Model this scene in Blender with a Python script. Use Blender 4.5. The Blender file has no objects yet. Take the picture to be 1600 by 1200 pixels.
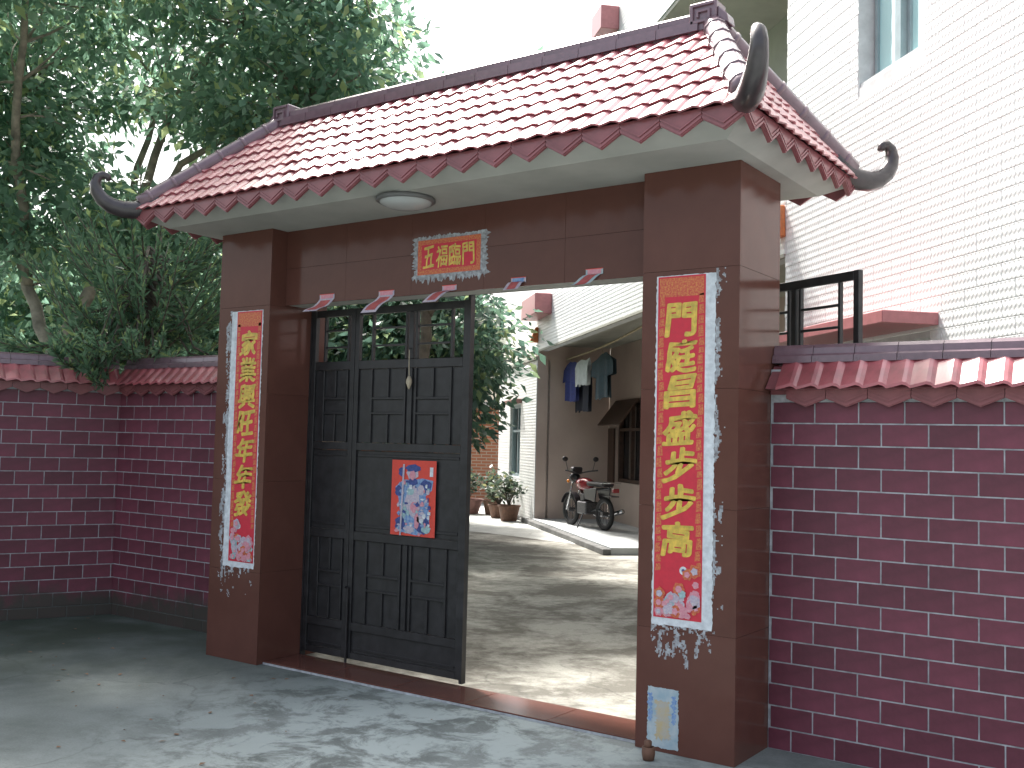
import bpy, bmesh, math, random
import numpy as np
from mathutils import Vector, Matrix
R = math.radians
scene = bpy.context.scene
col = scene.collection
random.seed(11)
rng = np.random.default_rng(11)

# ------------------------------------------------------------------ camera
CAM = Vector((5.3451, -4.4878, 1.4474)); YAW, PIT, ROL, FPX = R(35.217), R(3.272), R(1.385), 1605.84
f = Vector((-math.sin(YAW)*math.cos(PIT), math.cos(YAW)*math.cos(PIT), math.sin(PIT)))
r0 = Vector((math.cos(YAW), math.sin(YAW), 0)); u0 = r0.cross(f)
rr = r0*math.cos(ROL) + u0*math.sin(ROL); uu = -r0*math.sin(ROL) + u0*math.cos(ROL)
cam = bpy.data.objects.new('camera', bpy.data.cameras.new('camera')); col.objects.link(cam)
cam.matrix_world = Matrix(((rr.x, uu.x, -f.x, CAM.x), (rr.y, uu.y, -f.y, CAM.y), (rr.z, uu.z, -f.z, CAM.z), (0, 0, 0, 1)))
cam.data.sensor_width = 36; cam.data.lens = FPX/1600*36; cam.data.clip_end = 2000
scene.camera = cam

# ------------------------------------------------------------------ light
SUN_AZ = math.atan2(.26, -.54); SUN_EL = R(57)          # behind and to the left of the gate
sd = Vector((math.cos(SUN_EL)*math.cos(SUN_AZ), math.cos(SUN_EL)*math.sin(SUN_AZ), math.sin(SUN_EL)))
w = bpy.data.worlds.new('World'); scene.world = w; w.use_nodes = True
nt = w.node_tree; bg = nt.nodes['Background']
sky = nt.nodes.new('ShaderNodeTexSky'); sky.sky_type = 'NISHITA'; sky.sun_disc = False
sky.sun_elevation = SUN_EL; sky.sun_rotation = math.pi/2 - SUN_AZ
sky.air_density = 1.3; sky.dust_density = 6.0; sky.ozone_density = 1.0
hs = nt.nodes.new('ShaderNodeHueSaturation'); hs.inputs['Saturation'].default_value = .58
nt.links.new(sky.outputs[0], hs.inputs['Color']); nt.links.new(hs.outputs[0], bg.inputs['Color'])
bg.inputs['Strength'].default_value = .15
sun = bpy.data.objects.new('sun', bpy.data.lights.new('sun', 'SUN')); col.objects.link(sun)
sun.data.energy = 4.2; sun.data.angle = R(4); sun.data.color = (1, .96, .91)
sun.rotation_euler = sd.to_track_quat('Z', 'Y').to_euler()
scene.view_settings.view_transform = 'Standard'; scene.view_settings.look = 'None'
scene.view_settings.exposure = 1.25; scene.view_settings.gamma = 1
scene.cycles.max_bounces = 10; scene.cycles.diffuse_bounces = 6; scene.cycles.transparent_max_bounces = 8

# ------------------------------------------------------------------ materials
MATS = {}
def node(nt, t, **kw):
    n = nt.nodes.new(t)
    for k, v in kw.items():
        if k in n.inputs: n.inputs[k].default_value = v
        else: setattr(n, k, v)
    return n
def mat(name, c, rough=.6, var=.15, vscale=6, bump=0, bscale=40, spec=.5, coat=0, c2=None, crough=.12, cior=1.5, metallic=0, island=0, space='Object', detail=4):
    """principled, base colour broken up by two noises; island > 0 varies each loose piece"""
    m = bpy.data.materials.new(name); m.use_nodes = True; nt = m.node_tree; b = nt.nodes['Principled BSDF']; L = nt.links.new
    tc = node(nt, 'ShaderNodeTexCoord')
    n1 = node(nt, 'ShaderNodeTexNoise', Scale=vscale, Detail=detail, Roughness=.6); L(tc.outputs[space], n1.inputs['Vector'])
    rp = node(nt, 'ShaderNodeValToRGB'); e = rp.color_ramp.elements
    d = c2 or tuple(x*(1-var) for x in c); e[0].position = .36; e[1].position = .66
    e[0].color = (*d, 1); e[1].color = (*(c if c2 else tuple(min(1, x*(1+var)) for x in c)), 1)
    L(n1.outputs['Fac'], rp.inputs['Fac']); out = rp.outputs[0]
    if island:
        src = node(nt, 'ShaderNodeNewGeometry').outputs['Random Per Island'] if island > 0 else node(nt, 'ShaderNodeObjectInfo').outputs['Random']
        mr = node(nt, 'ShaderNodeMapRange'); mr.inputs['To Min'].default_value = 1-abs(island); mr.inputs['To Max'].default_value = 1+abs(island)
        L(src, mr.inputs['Value']); h = node(nt, 'ShaderNodeHueSaturation'); L(mr.outputs[0], h.inputs['Value']); L(out, h.inputs['Color']); out = h.outputs[0]
    L(out, b.inputs['Base Color'])
    b.inputs['Roughness'].default_value = rough; b.inputs['Specular IOR Level'].default_value = spec; b.inputs['Metallic'].default_value = metallic
    b.inputs['Coat Weight'].default_value = coat; b.inputs['Coat Roughness'].default_value = crough; b.inputs['Coat IOR'].default_value = cior
    rn = node(nt, 'ShaderNodeMapRange'); rn.inputs['To Min'].default_value = rough*.75; rn.inputs['To Max'].default_value = min(1, rough*1.25)
    L(n1.outputs['Fac'], rn.inputs['Value']); L(rn.outputs[0], b.inputs['Roughness'])
    if bump:
        n2 = node(nt, 'ShaderNodeTexNoise', Scale=bscale, Detail=3); L(tc.outputs[space], n2.inputs['Vector'])
        bp = node(nt, 'ShaderNodeBump', Strength=bump, Distance=.01); L(n2.outputs['Fac'], bp.inputs['Height']); L(bp.outputs[0], b.inputs['Normal'])
    MATS[name] = m; return m
mat('pillar_tile', (.128, .055, .043), .15, .06, 5, spec=.22, island=-.04)
mat('grout_dark', (.17, .10, .08), .8, .1)
mat('grout_light', (.42, .43, .46), .9, .25, 20)
mat('house_grout', (.60, .62, .62), .9, .1, 10)
mat('brick', (.150, .036, .058), .55, .2, 7, island=-.20, bump=.06, bscale=60)
mat('glaze', (.38, .08, .10), .36, .22, 9, coat=1, island=-.14, crough=.38, cior=1.75)
mat('glaze_dull', (.25, .08, .09), .42, .16, 14, coat=.3, island=-.08)
mat('ridge', (.17, .10, .125), .3, .15, 14, coat=.8, island=-.06, crough=.2)
mat('horn', (.055, .045, .048), .3, .2, 14, coat=.3)
mat('soffit', (.48, .475, .44), .85, .1, 2.2, c2=(.39, .39, .36))
mat('black_steel', (.026, .025, .027), .42, .3, 12)
mat('red_paper', (.62, .028, .055), .5, .06, 30)
mat('gold', (.85, .58, .10), .35, .22, 25, c2=(.50, .36, .07))
mat('gold_pattern', (.66, .27, .08), .5, .3, 110, c2=(.55, .045, .05))
mat('white_paper', (.78, .82, .86), .8, .15, 25, c2=(.55, .58, .62))
mat('torn_paper', (.50, .53, .57), .85, .3, 40, c2=(.20, .19, .20))
mat('orange_red', (.72, .075, .05), .6, .06, 30)
mat('print_blue', (.10, .22, .50), .6, .3, 60, c2=(.30, .42, .60))
mat('print_navy', (.05, .08, .26), .6, .3, 60)
mat('print_pale', (.62, .55, .56), .6, .3, 90, c2=(.42, .36, .50))
mat('print_pink', (.70, .36, .40), .6, .2, 80, c2=(.62, .22, .30))
mat('print_teal', (.34, .50, .52), .6, .2, 80)
mat('old_print', (.50, .56, .58), .7, .2, 14, c2=(.30, .42, .50))
mat('old_print_yellow', (.52, .42, .24), .7, .25, 20, c2=(.44, .44, .42))
mat('faded_red', (.44, .10, .10), .7, .2, 30)
mat('clay', (.14, .07, .045), .7, .2, 20)
mat('lamp_glass', (.50, .52, .52), .25, .05, 4)
mat('lamp_rim', (.16, .16, .16), .4, .1)
mat('string', (.45, .38, .28), .8, .2)
mat('brown_plaster', (.56, .45, .39), .85, .15, 1.3, bump=.05, bscale=30, c2=(.48, .38, .33))
mat('grey_plaster', (.36, .36, .31), .85, .1, 2)
mat('window_frame', (.30, .38, .40), .4, .1, metallic=.3)
mat('dark_wood', (.075, .04, .028), .5, .3, 14)
mat('pink_tile', (.42, .16, .17), .35, .1, 14)
mat('orange_glaze', (.50, .16, .05), .4, .2, 14)
mat('curb', (.15, .15, .145), .9, .3, 5)
mat('porch_floor', (.40, .42, .42), .7, .12, 3)
mat('rubber', (.016, .016, .017), .75, .2)
mat('chrome', (.55, .55, .56), .22, .1, metallic=1)
mat('engine', (.10, .10, .105), .4, .3, 30, metallic=.6)
mat('moto_red', (.26, .018, .025), .2, .05, coat=.5)
mat('moto_black', (.018, .016, .02), .3, .1, coat=.3)
mat('seat_black', (.02, .018, .02), .55, .1)
mat('lamp_clear', (.65, .68, .72), .08, .02)
mat('indicator', (.75, .25, .03), .2, .05)
mat('blue_cloth', (.035, .05, .22), .85, .2, 20)
mat('navy_cloth', (.012, .016, .035), .9, .2, 20)
mat('teal_cloth', (.03, .06, .08), .9, .2, 20)
mat('white_cloth', (.62, .66, .66), .85, .08, 10)
mat('bamboo', (.40, .33, .20), .6, .2, 12)
mat('old_wood', (.22, .13, .08), .8, .3, 14)
mat('terracotta', (.24, .13, .115), .8, .2, 12)
mat('soil', (.04, .03, .022), .95, .3, 30)
mat('bark_pale', (.24, .215, .17), .9, .35, 9, bump=.4, bscale=30)
mat('bark', (.12, .10, .08), .9, .35, 9, bump=.4, bscale=30)
mat('tin', (.45, .44, .42), .5, .2)
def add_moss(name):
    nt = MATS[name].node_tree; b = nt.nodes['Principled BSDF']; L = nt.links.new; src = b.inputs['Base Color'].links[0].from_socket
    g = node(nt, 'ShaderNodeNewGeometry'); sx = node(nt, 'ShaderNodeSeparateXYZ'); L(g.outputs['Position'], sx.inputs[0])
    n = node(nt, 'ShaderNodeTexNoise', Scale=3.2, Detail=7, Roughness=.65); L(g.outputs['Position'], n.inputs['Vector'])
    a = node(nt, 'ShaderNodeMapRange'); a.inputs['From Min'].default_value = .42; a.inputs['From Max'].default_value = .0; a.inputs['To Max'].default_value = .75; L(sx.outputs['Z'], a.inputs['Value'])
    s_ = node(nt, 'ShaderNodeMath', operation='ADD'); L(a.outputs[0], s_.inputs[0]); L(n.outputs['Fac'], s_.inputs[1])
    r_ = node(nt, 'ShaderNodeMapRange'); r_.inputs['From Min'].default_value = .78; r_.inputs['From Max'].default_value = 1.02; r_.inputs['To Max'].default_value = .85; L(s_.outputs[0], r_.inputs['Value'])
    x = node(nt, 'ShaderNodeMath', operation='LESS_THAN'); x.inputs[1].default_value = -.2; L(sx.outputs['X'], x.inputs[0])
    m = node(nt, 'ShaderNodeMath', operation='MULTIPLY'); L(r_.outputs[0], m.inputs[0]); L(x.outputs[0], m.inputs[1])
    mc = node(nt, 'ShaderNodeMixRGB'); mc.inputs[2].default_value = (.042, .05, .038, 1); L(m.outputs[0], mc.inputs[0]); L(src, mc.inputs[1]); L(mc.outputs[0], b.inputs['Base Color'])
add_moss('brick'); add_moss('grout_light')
def glass_mat(name, c):
    m = bpy.data.materials.new(name); m.use_nodes = True; b = m.node_tree.nodes['Principled BSDF']
    b.inputs['Base Color'].default_value = (*c, 1); b.inputs['Roughness'].default_value = .04; b.inputs['Specular IOR Level'].default_value = 1.0
    b.inputs['IOR'].default_value = 1.9; b.inputs['Coat Weight'].default_value = .6; MATS[name] = m
glass_mat('glass', (.42, .70, .70)); glass_mat('glass_dark', (.02, .024, .028))  # glass: reflected sky is put into the pale cyan base colour
def leaf_mat(name, c, c2, trans=.35, rough=.4):
    m = bpy.data.materials.new(name); m.use_nodes = True; nt = m.node_tree; b = nt.nodes['Principled BSDF']; L = nt.links.new
    g = node(nt, 'ShaderNodeNewGeometry'); rp = node(nt, 'ShaderNodeValToRGB'); e = rp.color_ramp.elements
    e[0].color = (*c2, 1); e[1].color = (*c, 1); e[0].position = .1; e[1].position = .8
    x = rp.color_ramp.elements.new(.95); x.color = (c[0]*1.9, c[1]*1.35, c[2]*.9, 1)
    L(g.outputs['Random Per Island'], rp.inputs['Fac']); L(rp.outputs[0], b.inputs['Base Color']); b.inputs['Roughness'].default_value = rough
    t = node(nt, 'ShaderNodeBsdfTranslucent'); hv = node(nt, 'ShaderNodeHueSaturation', Value=2.3, Saturation=.9); L(rp.outputs[0], hv.inputs['Color']); L(hv.outputs[0], t.inputs['Color'])
    mx = node(nt, 'ShaderNodeMixShader', Fac=trans); L(b.outputs[0], mx.inputs[1]); L(t.outputs[0], mx.inputs[2])
    L(mx.outputs[0], nt.nodes['Material Output'].inputs['Surface']); MATS[name] = m
leaf_mat('leaf', (.145, .25, .165), (.09, .17, .12), .5, .28); leaf_mat('leaf_dark', (.09, .165, .11), (.05, .10, .075), .42, .32)
leaf_mat('needle', (.12, .22, .12), (.07, .14, .085), .35, .4); leaf_mat('leaf_pot', (.06, .085, .052), (.03, .05, .035))

def ground_mat(name, light, dark, lo, hi, moss_shade=None, scale=.55):
    m = bpy.data.materials.new(name); m.use_nodes = True; nt = m.node_tree; b = nt.nodes['Principled BSDF']; L = nt.links.new
    tc = node(nt, 'ShaderNodeTexCoord')
    n0 = node(nt, 'ShaderNodeTexNoise', Scale=scale, Detail=7, Roughness=.62, Distortion=.6); L(tc.outputs['Object'], n0.inputs['Vector'])
    n1 = node(nt, 'ShaderNodeTexNoise', Scale=scale*7, Detail=8, Roughness=.7); L(tc.outputs['Object'], n1.inputs['Vector'])
    mx = node(nt, 'ShaderNodeMath', operation='MULTIPLY_ADD'); mx.inputs[1].default_value = .5; L(n1.outputs['Fac'], mx.inputs[0]); L(n0.outputs['Fac'], mx.inputs[2])
    rp = node(nt, 'ShaderNodeValToRGB'); e = rp.color_ramp.elements; e[0].position = lo; e[1].position = hi; e[0].color = (*dark, 1); e[1].color = (*light, 1)
    L(mx.outputs[0], rp.inputs['Fac']); out = rp.outputs[0]
    n3 = node(nt, 'ShaderNodeTexNoise', Scale=90, Detail=4, Roughness=.7); L(tc.outputs['Object'], n3.inputs['Vector'])
    sp = node(nt, 'ShaderNodeMapRange'); sp.inputs['From Min'].default_value = .3; sp.inputs['From Max'].default_value = .7; sp.inputs['To Min'].default_value = .82; sp.inputs['To Max'].default_value = 1.15
    L(n3.outputs['Fac'], sp.inputs['Value']); h = node(nt, 'ShaderNodeHueSaturation'); L(sp.outputs[0], h.inputs['Value']); L(out, h.inputs['Color']); out = h.outputs[0]
    nd = node(nt, 'ShaderNodeTexNoise', Scale=2.5, Detail=5); L(tc.outputs['Object'], nd.inputs['Vector'])
    ad = node(nt, 'ShaderNodeMixRGB', blend_type='ADD'); ad.inputs[0].default_value = .35; L(tc.outputs['Object'], ad.inputs[1]); L(nd.outputs['Color'], ad.inputs[2])
    vo = node(nt, 'ShaderNodeTexVoronoi', feature='DISTANCE_TO_EDGE', Scale=.55); L(ad.outputs[0], vo.inputs['Vector'])
    cr_ = node(nt, 'ShaderNodeMapRange'); cr_.inputs['From Min'].default_value = .0; cr_.inputs['From Max'].default_value = .006; cr_.inputs['To Min'].default_value = .68; cr_.inputs['To Max'].default_value = 1; L(vo.outputs['Distance'], cr_.inputs['Value'])
    h2 = node(nt, 'ShaderNodeHueSaturation'); L(cr_.outputs[0], h2.inputs['Value']); L(out, h2.inputs['Color']); out = h2.outputs[0]
    if moss_shade:                                           # moss with part of the street's shade painted in, darker toward the left
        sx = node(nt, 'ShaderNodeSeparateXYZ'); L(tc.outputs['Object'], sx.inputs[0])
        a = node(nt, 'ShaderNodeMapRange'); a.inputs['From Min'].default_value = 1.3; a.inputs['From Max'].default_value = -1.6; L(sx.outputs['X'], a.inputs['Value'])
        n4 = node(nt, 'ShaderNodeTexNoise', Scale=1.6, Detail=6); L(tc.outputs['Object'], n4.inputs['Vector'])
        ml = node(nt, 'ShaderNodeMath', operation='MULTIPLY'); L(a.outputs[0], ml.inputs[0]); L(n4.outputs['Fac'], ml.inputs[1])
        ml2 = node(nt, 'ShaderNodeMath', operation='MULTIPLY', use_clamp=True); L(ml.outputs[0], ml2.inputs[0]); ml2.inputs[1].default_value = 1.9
        mc = node(nt, 'ShaderNodeMixRGB'); mc.inputs[2].default_value = (*moss_shade, 1); L(ml2.outputs[0], mc.inputs[0]); L(out, mc.inputs[1]); out = mc.outputs[0]
    if moss_shade:                                           # cement wash smeared in front of the threshold
        vd = node(nt, 'ShaderNodeVectorMath', operation='DISTANCE'); L(tc.outputs['Object'], vd.inputs[0]); vd.inputs[1].default_value = (2.1, -.55, 0)
        a = node(nt, 'ShaderNodeMapRange'); a.inputs['From Min'].default_value = 1.8; a.inputs['From Max'].default_value = .4; L(vd.outputs['Value'], a.inputs['Value'])
        n5 = node(nt, 'ShaderNodeTexNoise', Scale=3.6, Detail=12, Roughness=.74, Distortion=.4); L(tc.outputs['Object'], n5.inputs['Vector'])
        r5 = node(nt, 'ShaderNodeMapRange'); r5.inputs['From Min'].default_value = .44; r5.inputs['From Max'].default_value = .54; L(n5.outputs['Fac'], r5.inputs['Value'])
        ml = node(nt, 'ShaderNodeMath', operation='MULTIPLY'); L(a.outputs[0], ml.inputs[0]); L(r5.outputs[0], ml.inputs[1])
        mc = node(nt, 'ShaderNodeMixRGB'); mc.inputs[2].default_value = (.40, .46, .455, 1); L(ml.outputs[0], mc.inputs[0]); L(out, mc.inputs[1]); out = mc.outputs[0]
    L(out, b.inputs['Base Color']); b.inputs['Roughness'].default_value = .82
    bp = node(nt, 'ShaderNodeBump', Strength=.35, Distance=.01); L(n1.outputs['Fac'], bp.inputs['Height']); L(bp.outputs[0], b.inputs['Normal'])
    MATS[name] = m
ground_mat('street', (.225, .255, .25), (.105, .125, .12), .60, .88, moss_shade=(.045, .062, .045))
ground_mat('yard', (.33, .325, .285), (.115, .108, .088), .66, .86, scale=1.3)
ground_mat('apron', (.52, .53, .50), (.36, .37, .35), .55, .85, scale=.7)
def wall_tile_mat():
    """white relief tile: two wavy ribs run along every tile"""
    m = bpy.data.materials.new('white_tile'); m.use_nodes = True; nt = m.node_tree; b = nt.nodes['Principled BSDF']; L = nt.links.new
    tc = node(nt, 'ShaderNodeTexCoord'); sx = node(nt, 'ShaderNodeSeparateXYZ'); L(tc.outputs['Object'], sx.inputs[0])
    def M(op, a, b_): 
        n = node(nt, 'ShaderNodeMath', operation=op)
        for i, v in enumerate((a, b_)):
            if v is None: continue
            if isinstance(v, (int, float)): n.inputs[i].default_value = v
            else: L(v, n.inputs[i])
        return n.outputs[0]
    sc = M('MULTIPLY', M('SINE', M('MULTIPLY', sx.outputs['X'], 160), None), .007)       # scalloped edge
    hgt = M('SINE', M('MULTIPLY', M('ADD', sx.outputs['Z'], sc), 2*math.pi/.0543), None)
    bp = node(nt, 'ShaderNodeBump', Strength=.24, Distance=.006); L(hgt, bp.inputs['Height']); L(bp.outputs[0], b.inputs['Normal'])
    b.inputs['Base Color'].default_value = (.80, .82, .81, 1); b.inputs['Roughness'].default_value = .35; MATS['white_tile'] = m
wall_tile_mat()
def far_brick():
    m = bpy.data.materials.new('far_brick'); m.use_nodes = True; nt = m.node_tree; b = nt.nodes['Principled BSDF']; L = nt.links.new
    tc = node(nt, 'ShaderNodeTexCoord'); mp = node(nt, 'ShaderNodeMapping'); mp.inputs['Rotation'].default_value = (R(90), 0, 0); L(tc.outputs['Object'], mp.inputs['Vector'])
    bt = node(nt, 'ShaderNodeTexBrick', Scale=1.0); bt.inputs['Color1'].default_value = (.42, .16, .08, 1); bt.inputs['Color2'].default_value = (.34, .12, .06, 1); bt.inputs['Mortar'].default_value = (.42, .32, .24, 1)
    bt.inputs['Mortar Size'].default_value = .012; bt.inputs['Brick Width'].default_value = .24; bt.inputs['Row Height'].default_value = .075
    L(mp.outputs[0], bt.inputs['Vector']); L(bt.outputs['Color'], b.inputs['Base Color']); b.inputs['Roughness'].default_value = .9; MATS['far_brick'] = m
far_brick()

# ------------------------------------------------------------------ builders
class MB:
    def __init__(s): s.v = []; s.f = []
    def add(s, vs, fs): o = len(s.v); s.v += [tuple(map(float, x)) for x in vs]; s.f += [tuple(i+o for i in g) for g in fs]; return s
    def box(s, x0, x1, y0, y1, z0, z1):
        return s.add([(x, y, z) for x in (x0, x1) for y in (y0, y1) for z in (z0, z1)],
                     [(0, 1, 3, 2), (4, 6, 7, 5), (0, 4, 5, 1), (2, 3, 7, 6), (0, 2, 6, 4), (1, 5, 7, 3)])
    def tube(s, path, rad, n=8, cap=True):
        P = [Vector(p) for p in path]; rad = rad if hasattr(rad, '__len__') else [rad]*len(P); vs = []; prev = None
        for i, p in enumerate(P):
            t = (P[min(i+1, len(P)-1)]-P[max(i-1, 0)]).normalized()
            a = prev if prev is not None else (Vector((0, 0, 1)) if abs(t.z) < .9 else Vector((1, 0, 0)))
            x = (a - t*a.dot(t)).normalized(); prev = x; y = t.cross(x)
            for k in range(n):
                an = 2*math.pi*k/n; vs.append(p + (x*math.cos(an)+y*math.sin(an))*rad[i])
        fs = [(i*n+k, i*n+(k+1) % n, (i+1)*n+(k+1) % n, (i+1)*n+k) for i in range(len(P)-1) for k in range(n)]
        if cap: fs += [tuple(range(n-1, -1, -1)), tuple((len(P)-1)*n+k for k in range(n))]
        return s.add(vs, fs)
    def lathe(s, prof, c, n=20, axis='z'):
        vs = []
        for r_, z in prof:
            for k in range(n):
                a = 2*math.pi*k/n; p = (r_*math.cos(a), r_*math.sin(a), z)
                if axis == 'y': p = (p[0], p[2], p[1])
                if axis == 'x': p = (p[2], p[0], p[1])
                vs.append((c[0]+p[0], c[1]+p[1], c[2]+p[2]))
        fs = [(i*n+k, i*n+(k+1) % n, (i+1)*n+(k+1) % n, (i+1)*n+k) for i in range(len(prof)-1) for k in range(n)]
        return s.add(vs, fs)
    def prism(s, poly, y0, y1):
        """polygon in x-z, extruded along y"""
        n = len(poly)
        return s.add([(x, y0, z) for x, z in poly]+[(x, y1, z) for x, z in poly],
                     [tuple(range(n)), tuple(range(2*n-1, n-1, -1))]+[(i, n+i, n+(i+1) % n, (i+1) % n) for i in range(n)])
    def xprism(s, poly, x0, x1):
        n = len(poly)
        return s.add([(x0, y, z) for y, z in poly]+[(x1, y, z) for y, z in poly],
                     [tuple(range(n)), tuple(range(2*n-1, n-1, -1))]+[(i, n+i, n+(i+1) % n, (i+1) % n) for i in range(n)])
    def sphere(s, c, rad, n=12, m=8):
        r_ = rad if hasattr(rad, '__len__') else (rad,)*3; vs = []; fs = []
        for i in range(m+1):
            t = math.pi*i/m
            for k in range(n):
                a = 2*math.pi*k/n; vs.append((c[0]+r_[0]*math.sin(t)*math.cos(a), c[1]+r_[1]*math.sin(t)*math.sin(a), c[2]+r_[2]*math.cos(t)))
        fs = [(i*n+k, (i+1)*n+k, (i+1)*n+(k+1) % n, i*n+(k+1) % n) for i in range(m) for k in range(n)]
        return s.add(vs, fs)
CEN = {}
def tag(o, label=None, cat=None, group=None, kind=None):
    for k, v in (('label', label), ('category', cat), ('group', group), ('kind', kind)):
        if v: o[k] = v
    return o
def fix_mesh(me, bevel=0):
    bm = bmesh.new(); bm.from_mesh(me); bmesh.ops.recalc_face_normals(bm, faces=bm.faces)
    if bevel: bmesh.ops.bevel(bm, geom=[e for e in bm.edges if len(e.link_faces) == 2 and e.calc_face_angle(0) > .5], offset=bevel, segments=1, affect='EDGES', clamp_overlap=True)
    bm.to_mesh(me); bm.free()
def make_mesh(name, mb, m, smooth=False, bevel=0, centre=None, fix=True):
    me = bpy.data.meshes.new(name); v = mb.v if centre is None else [(a-centre[0], b-centre[1], c-centre[2]) for a, b, c in mb.v]
    me.from_pydata(v, [], mb.f)
    if fix: fix_mesh(me, bevel)
    if isinstance(m, str): me.materials.append(MATS[m])
    if smooth: me.polygons.foreach_set('use_smooth', [True]*len(me.polygons))
    me.update(); return me
def thing(name, label, cat, base, group=None, world=None, rotz=0):
    """Empty at the thing's base; parts are given in the thing's frame, base is that frame's point where the Empty sits"""
    o = bpy.data.objects.new(name, None); col.objects.link(o); o.empty_display_size = .2
    o.location = world if world is not None else base; o.rotation_euler = (0, 0, rotz); CEN[o.name] = Vector(base)
    return tag(o, label, cat, group)
def part(name, mb, m, parent=None, smooth=False, bevel=0, label=None, kind=None, fix=True):
    a = np.array(mb.v); c = (a.min(0)+a.max(0))/2 if parent is not None else np.array(((a[:, 0].min()+a[:, 0].max())/2, (a[:, 1].min()+a[:, 1].max())/2, a[:, 2].min()))
    me = make_mesh(name, mb, m, smooth, bevel, c, fix); o = bpy.data.objects.new(name, me); col.objects.link(o)
    CEN[o.name] = Vector(c); o.location = Vector(c) - (CEN[parent.name] if parent else Vector())
    if parent: o.parent = parent
    if smooth == 'auto': pass
    return tag(o, label, None, None, kind)
def inst(name, me, loc, parent, rot=None):
    o = bpy.data.objects.new(name, me); col.objects.link(o); CEN[o.name] = Vector(loc); o.parent = parent
    o.location = Vector(loc) - CEN[parent.name]
    if rot: o.rotation_euler = rot
    return o
def copy_tree(o, parent=None):
    c = o.copy(); col.objects.link(c); c.parent = parent
    for ch in o.children: copy_tree(ch, c)
    return c
def single(name, mb, m, label, cat, group=None, **kw):
    return tag(part(name, mb, m, None, **kw), label, cat, group)

# ================================================================== ground
def sheet(name, pts, z, m):
    mb = MB().add([(x, y, z) for x, y in pts], [tuple(range(len(pts)))]); me = make_mesh(name, mb, m); o = bpy.data.objects.new(name, me); col.objects.link(o); return tag(o, kind='structure')
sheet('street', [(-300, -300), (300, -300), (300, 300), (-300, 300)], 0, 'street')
sheet('courtyard', [(.2, .37), (3.0, .37), (3.3, .62), (9.0, .62), (9.0, 8), (-20, 34), (-30, 22), (-4.6, 1.2), (-2.3, .9)], .004, 'yard')
HR = R(136); hx = Vector((math.cos(HR), math.sin(HR), 0)); hn = Vector((math.cos(HR+math.pi/2), math.sin(HR+math.pi/2), 0))
def HP(s, q): p = hx*s + hn*q; return (p.x, p.y)
ap = [HP(7.4, -4.35), HP(19, -4.35), HP(19, -.9), HP(13.0, -1.6), HP(10.3, -2.3), HP(9.3, -3.2)]
sheet('courtyard_apron', ap, .008, 'apron')

# ================================================================== entrance gate
LX0, LX1, RX0, RX1, DEP, H, BY, BZ = -.248, .247, 2.954, 3.462, .511, 2.8, .13, 2.31
gate = thing('entrance_gate', 'brown tiled gateway under a red glazed hipped roof with curled corners', 'gateway', (1.607, .255, 0))
def tile_slab(x0, x1, y0, y1, z0, z1): return MB().box(x0, x1, y0, y1, z0, z1)
zj = [0, .578, 1.161, 1.725, 2.30, H]
for x0, x1 in ((LX0, LX1), (RX0, RX1)):
    p = part('pillar', MB().box(x0+.012, x1-.012, .012, DEP-.012, 0, H-.002), 'grout_dark', gate)
    for a, b in zip(zj[:-1], zj[1:]):
        a2, b2 = a+.0006, b-.0006
        for bx in ((x0, x1, 0, .0115), (x0, x1, DEP-.0115, DEP), (x0, x0+.0115, .0122, DEP-.0122), (x1-.0115, x1, .0122, DEP-.0122)):
            part('pillar_tile', tile_slab(*bx, a2, b2), 'pillar_tile', p, bevel=.0005)
bt = .16
beam = part('lintel_beam', MB().box(LX1-.01, RX0+.01, BY+.012, BY+bt, BZ+.004, H-.003), 'soffit', gate)
xs = np.linspace(LX1+.001, RX0-.001, 6)
for a, b in zip(xs[:-1], xs[1:]):
    for z0, z1 in ((BZ, 2.55), (2.5512, H-.0005)):
        part('beam_tile', tile_slab(a+.0006, b-.0006, BY, BY+.0115, z0, z1), 'pillar_tile', beam, bevel=.0005)
# threshold of red tiles across the opening
th = part('threshold', MB().box(LX1+.002, RX0-.002, .05, .36, .0, .012), 'grout_light', gate)
xs = np.linspace(LX1+.003, RX0-.003, 6)
for a, b in zip(xs[:-1], xs[1:]): part('threshold_tile', MB().box(a+.002, b-.002, .051, .359, .0125, .02), 'pillar_tile', th, bevel=.001)
# roof
EX0, EX1, EY0, EY1, EZ = -.53, 3.685, -.485, 1.02, 2.9
RL, RRX, RY, RZ = .02, 3.19, .262, 3.575
def ring4(i, z): return [(EX0+i, EY0+i, z), (EX1-i, EY0+i, z), (EX1-i, EY1-i, z), (EX0+i, EY1-i, z)]
part('soffit', MB().add(ring4(.15, H)+ring4(.037, 2.856)+ring4(.037, 2.895), [(3, 2, 1, 0), (8, 9, 10, 11)]+[(4*l+k, 4*l+(k+1) % 4, 4*l+4+(k+1) % 4, 4*l+4+k) for l in (0, 1) for k in range(4)]), 'soffit', gate)
roof = part('roof', MB().add([(EX0+.02, EY0+.02, EZ-.004), (EX1-.02, EY0+.02, EZ-.004), (EX1-.02, EY1-.02, EZ-.004), (EX0+.02, EY1-.02, EZ-.004), (RL, RY, RZ-.02), (RRX, RY, RZ-.02)],
             [(3, 2, 1, 0), (0, 1, 5, 4), (2, 3, 4, 5), (1, 2, 5), (3, 0, 4)]), 'glaze_dull', gate)
NROW = 7
def prof(t):                                            # one glazed tile: long flank facing left, short steep flank
    return .015*(t/.72)**1.15 if t < .72 else .015*(.5+.5*math.cos(math.pi*(t-.72)/.28))
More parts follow.
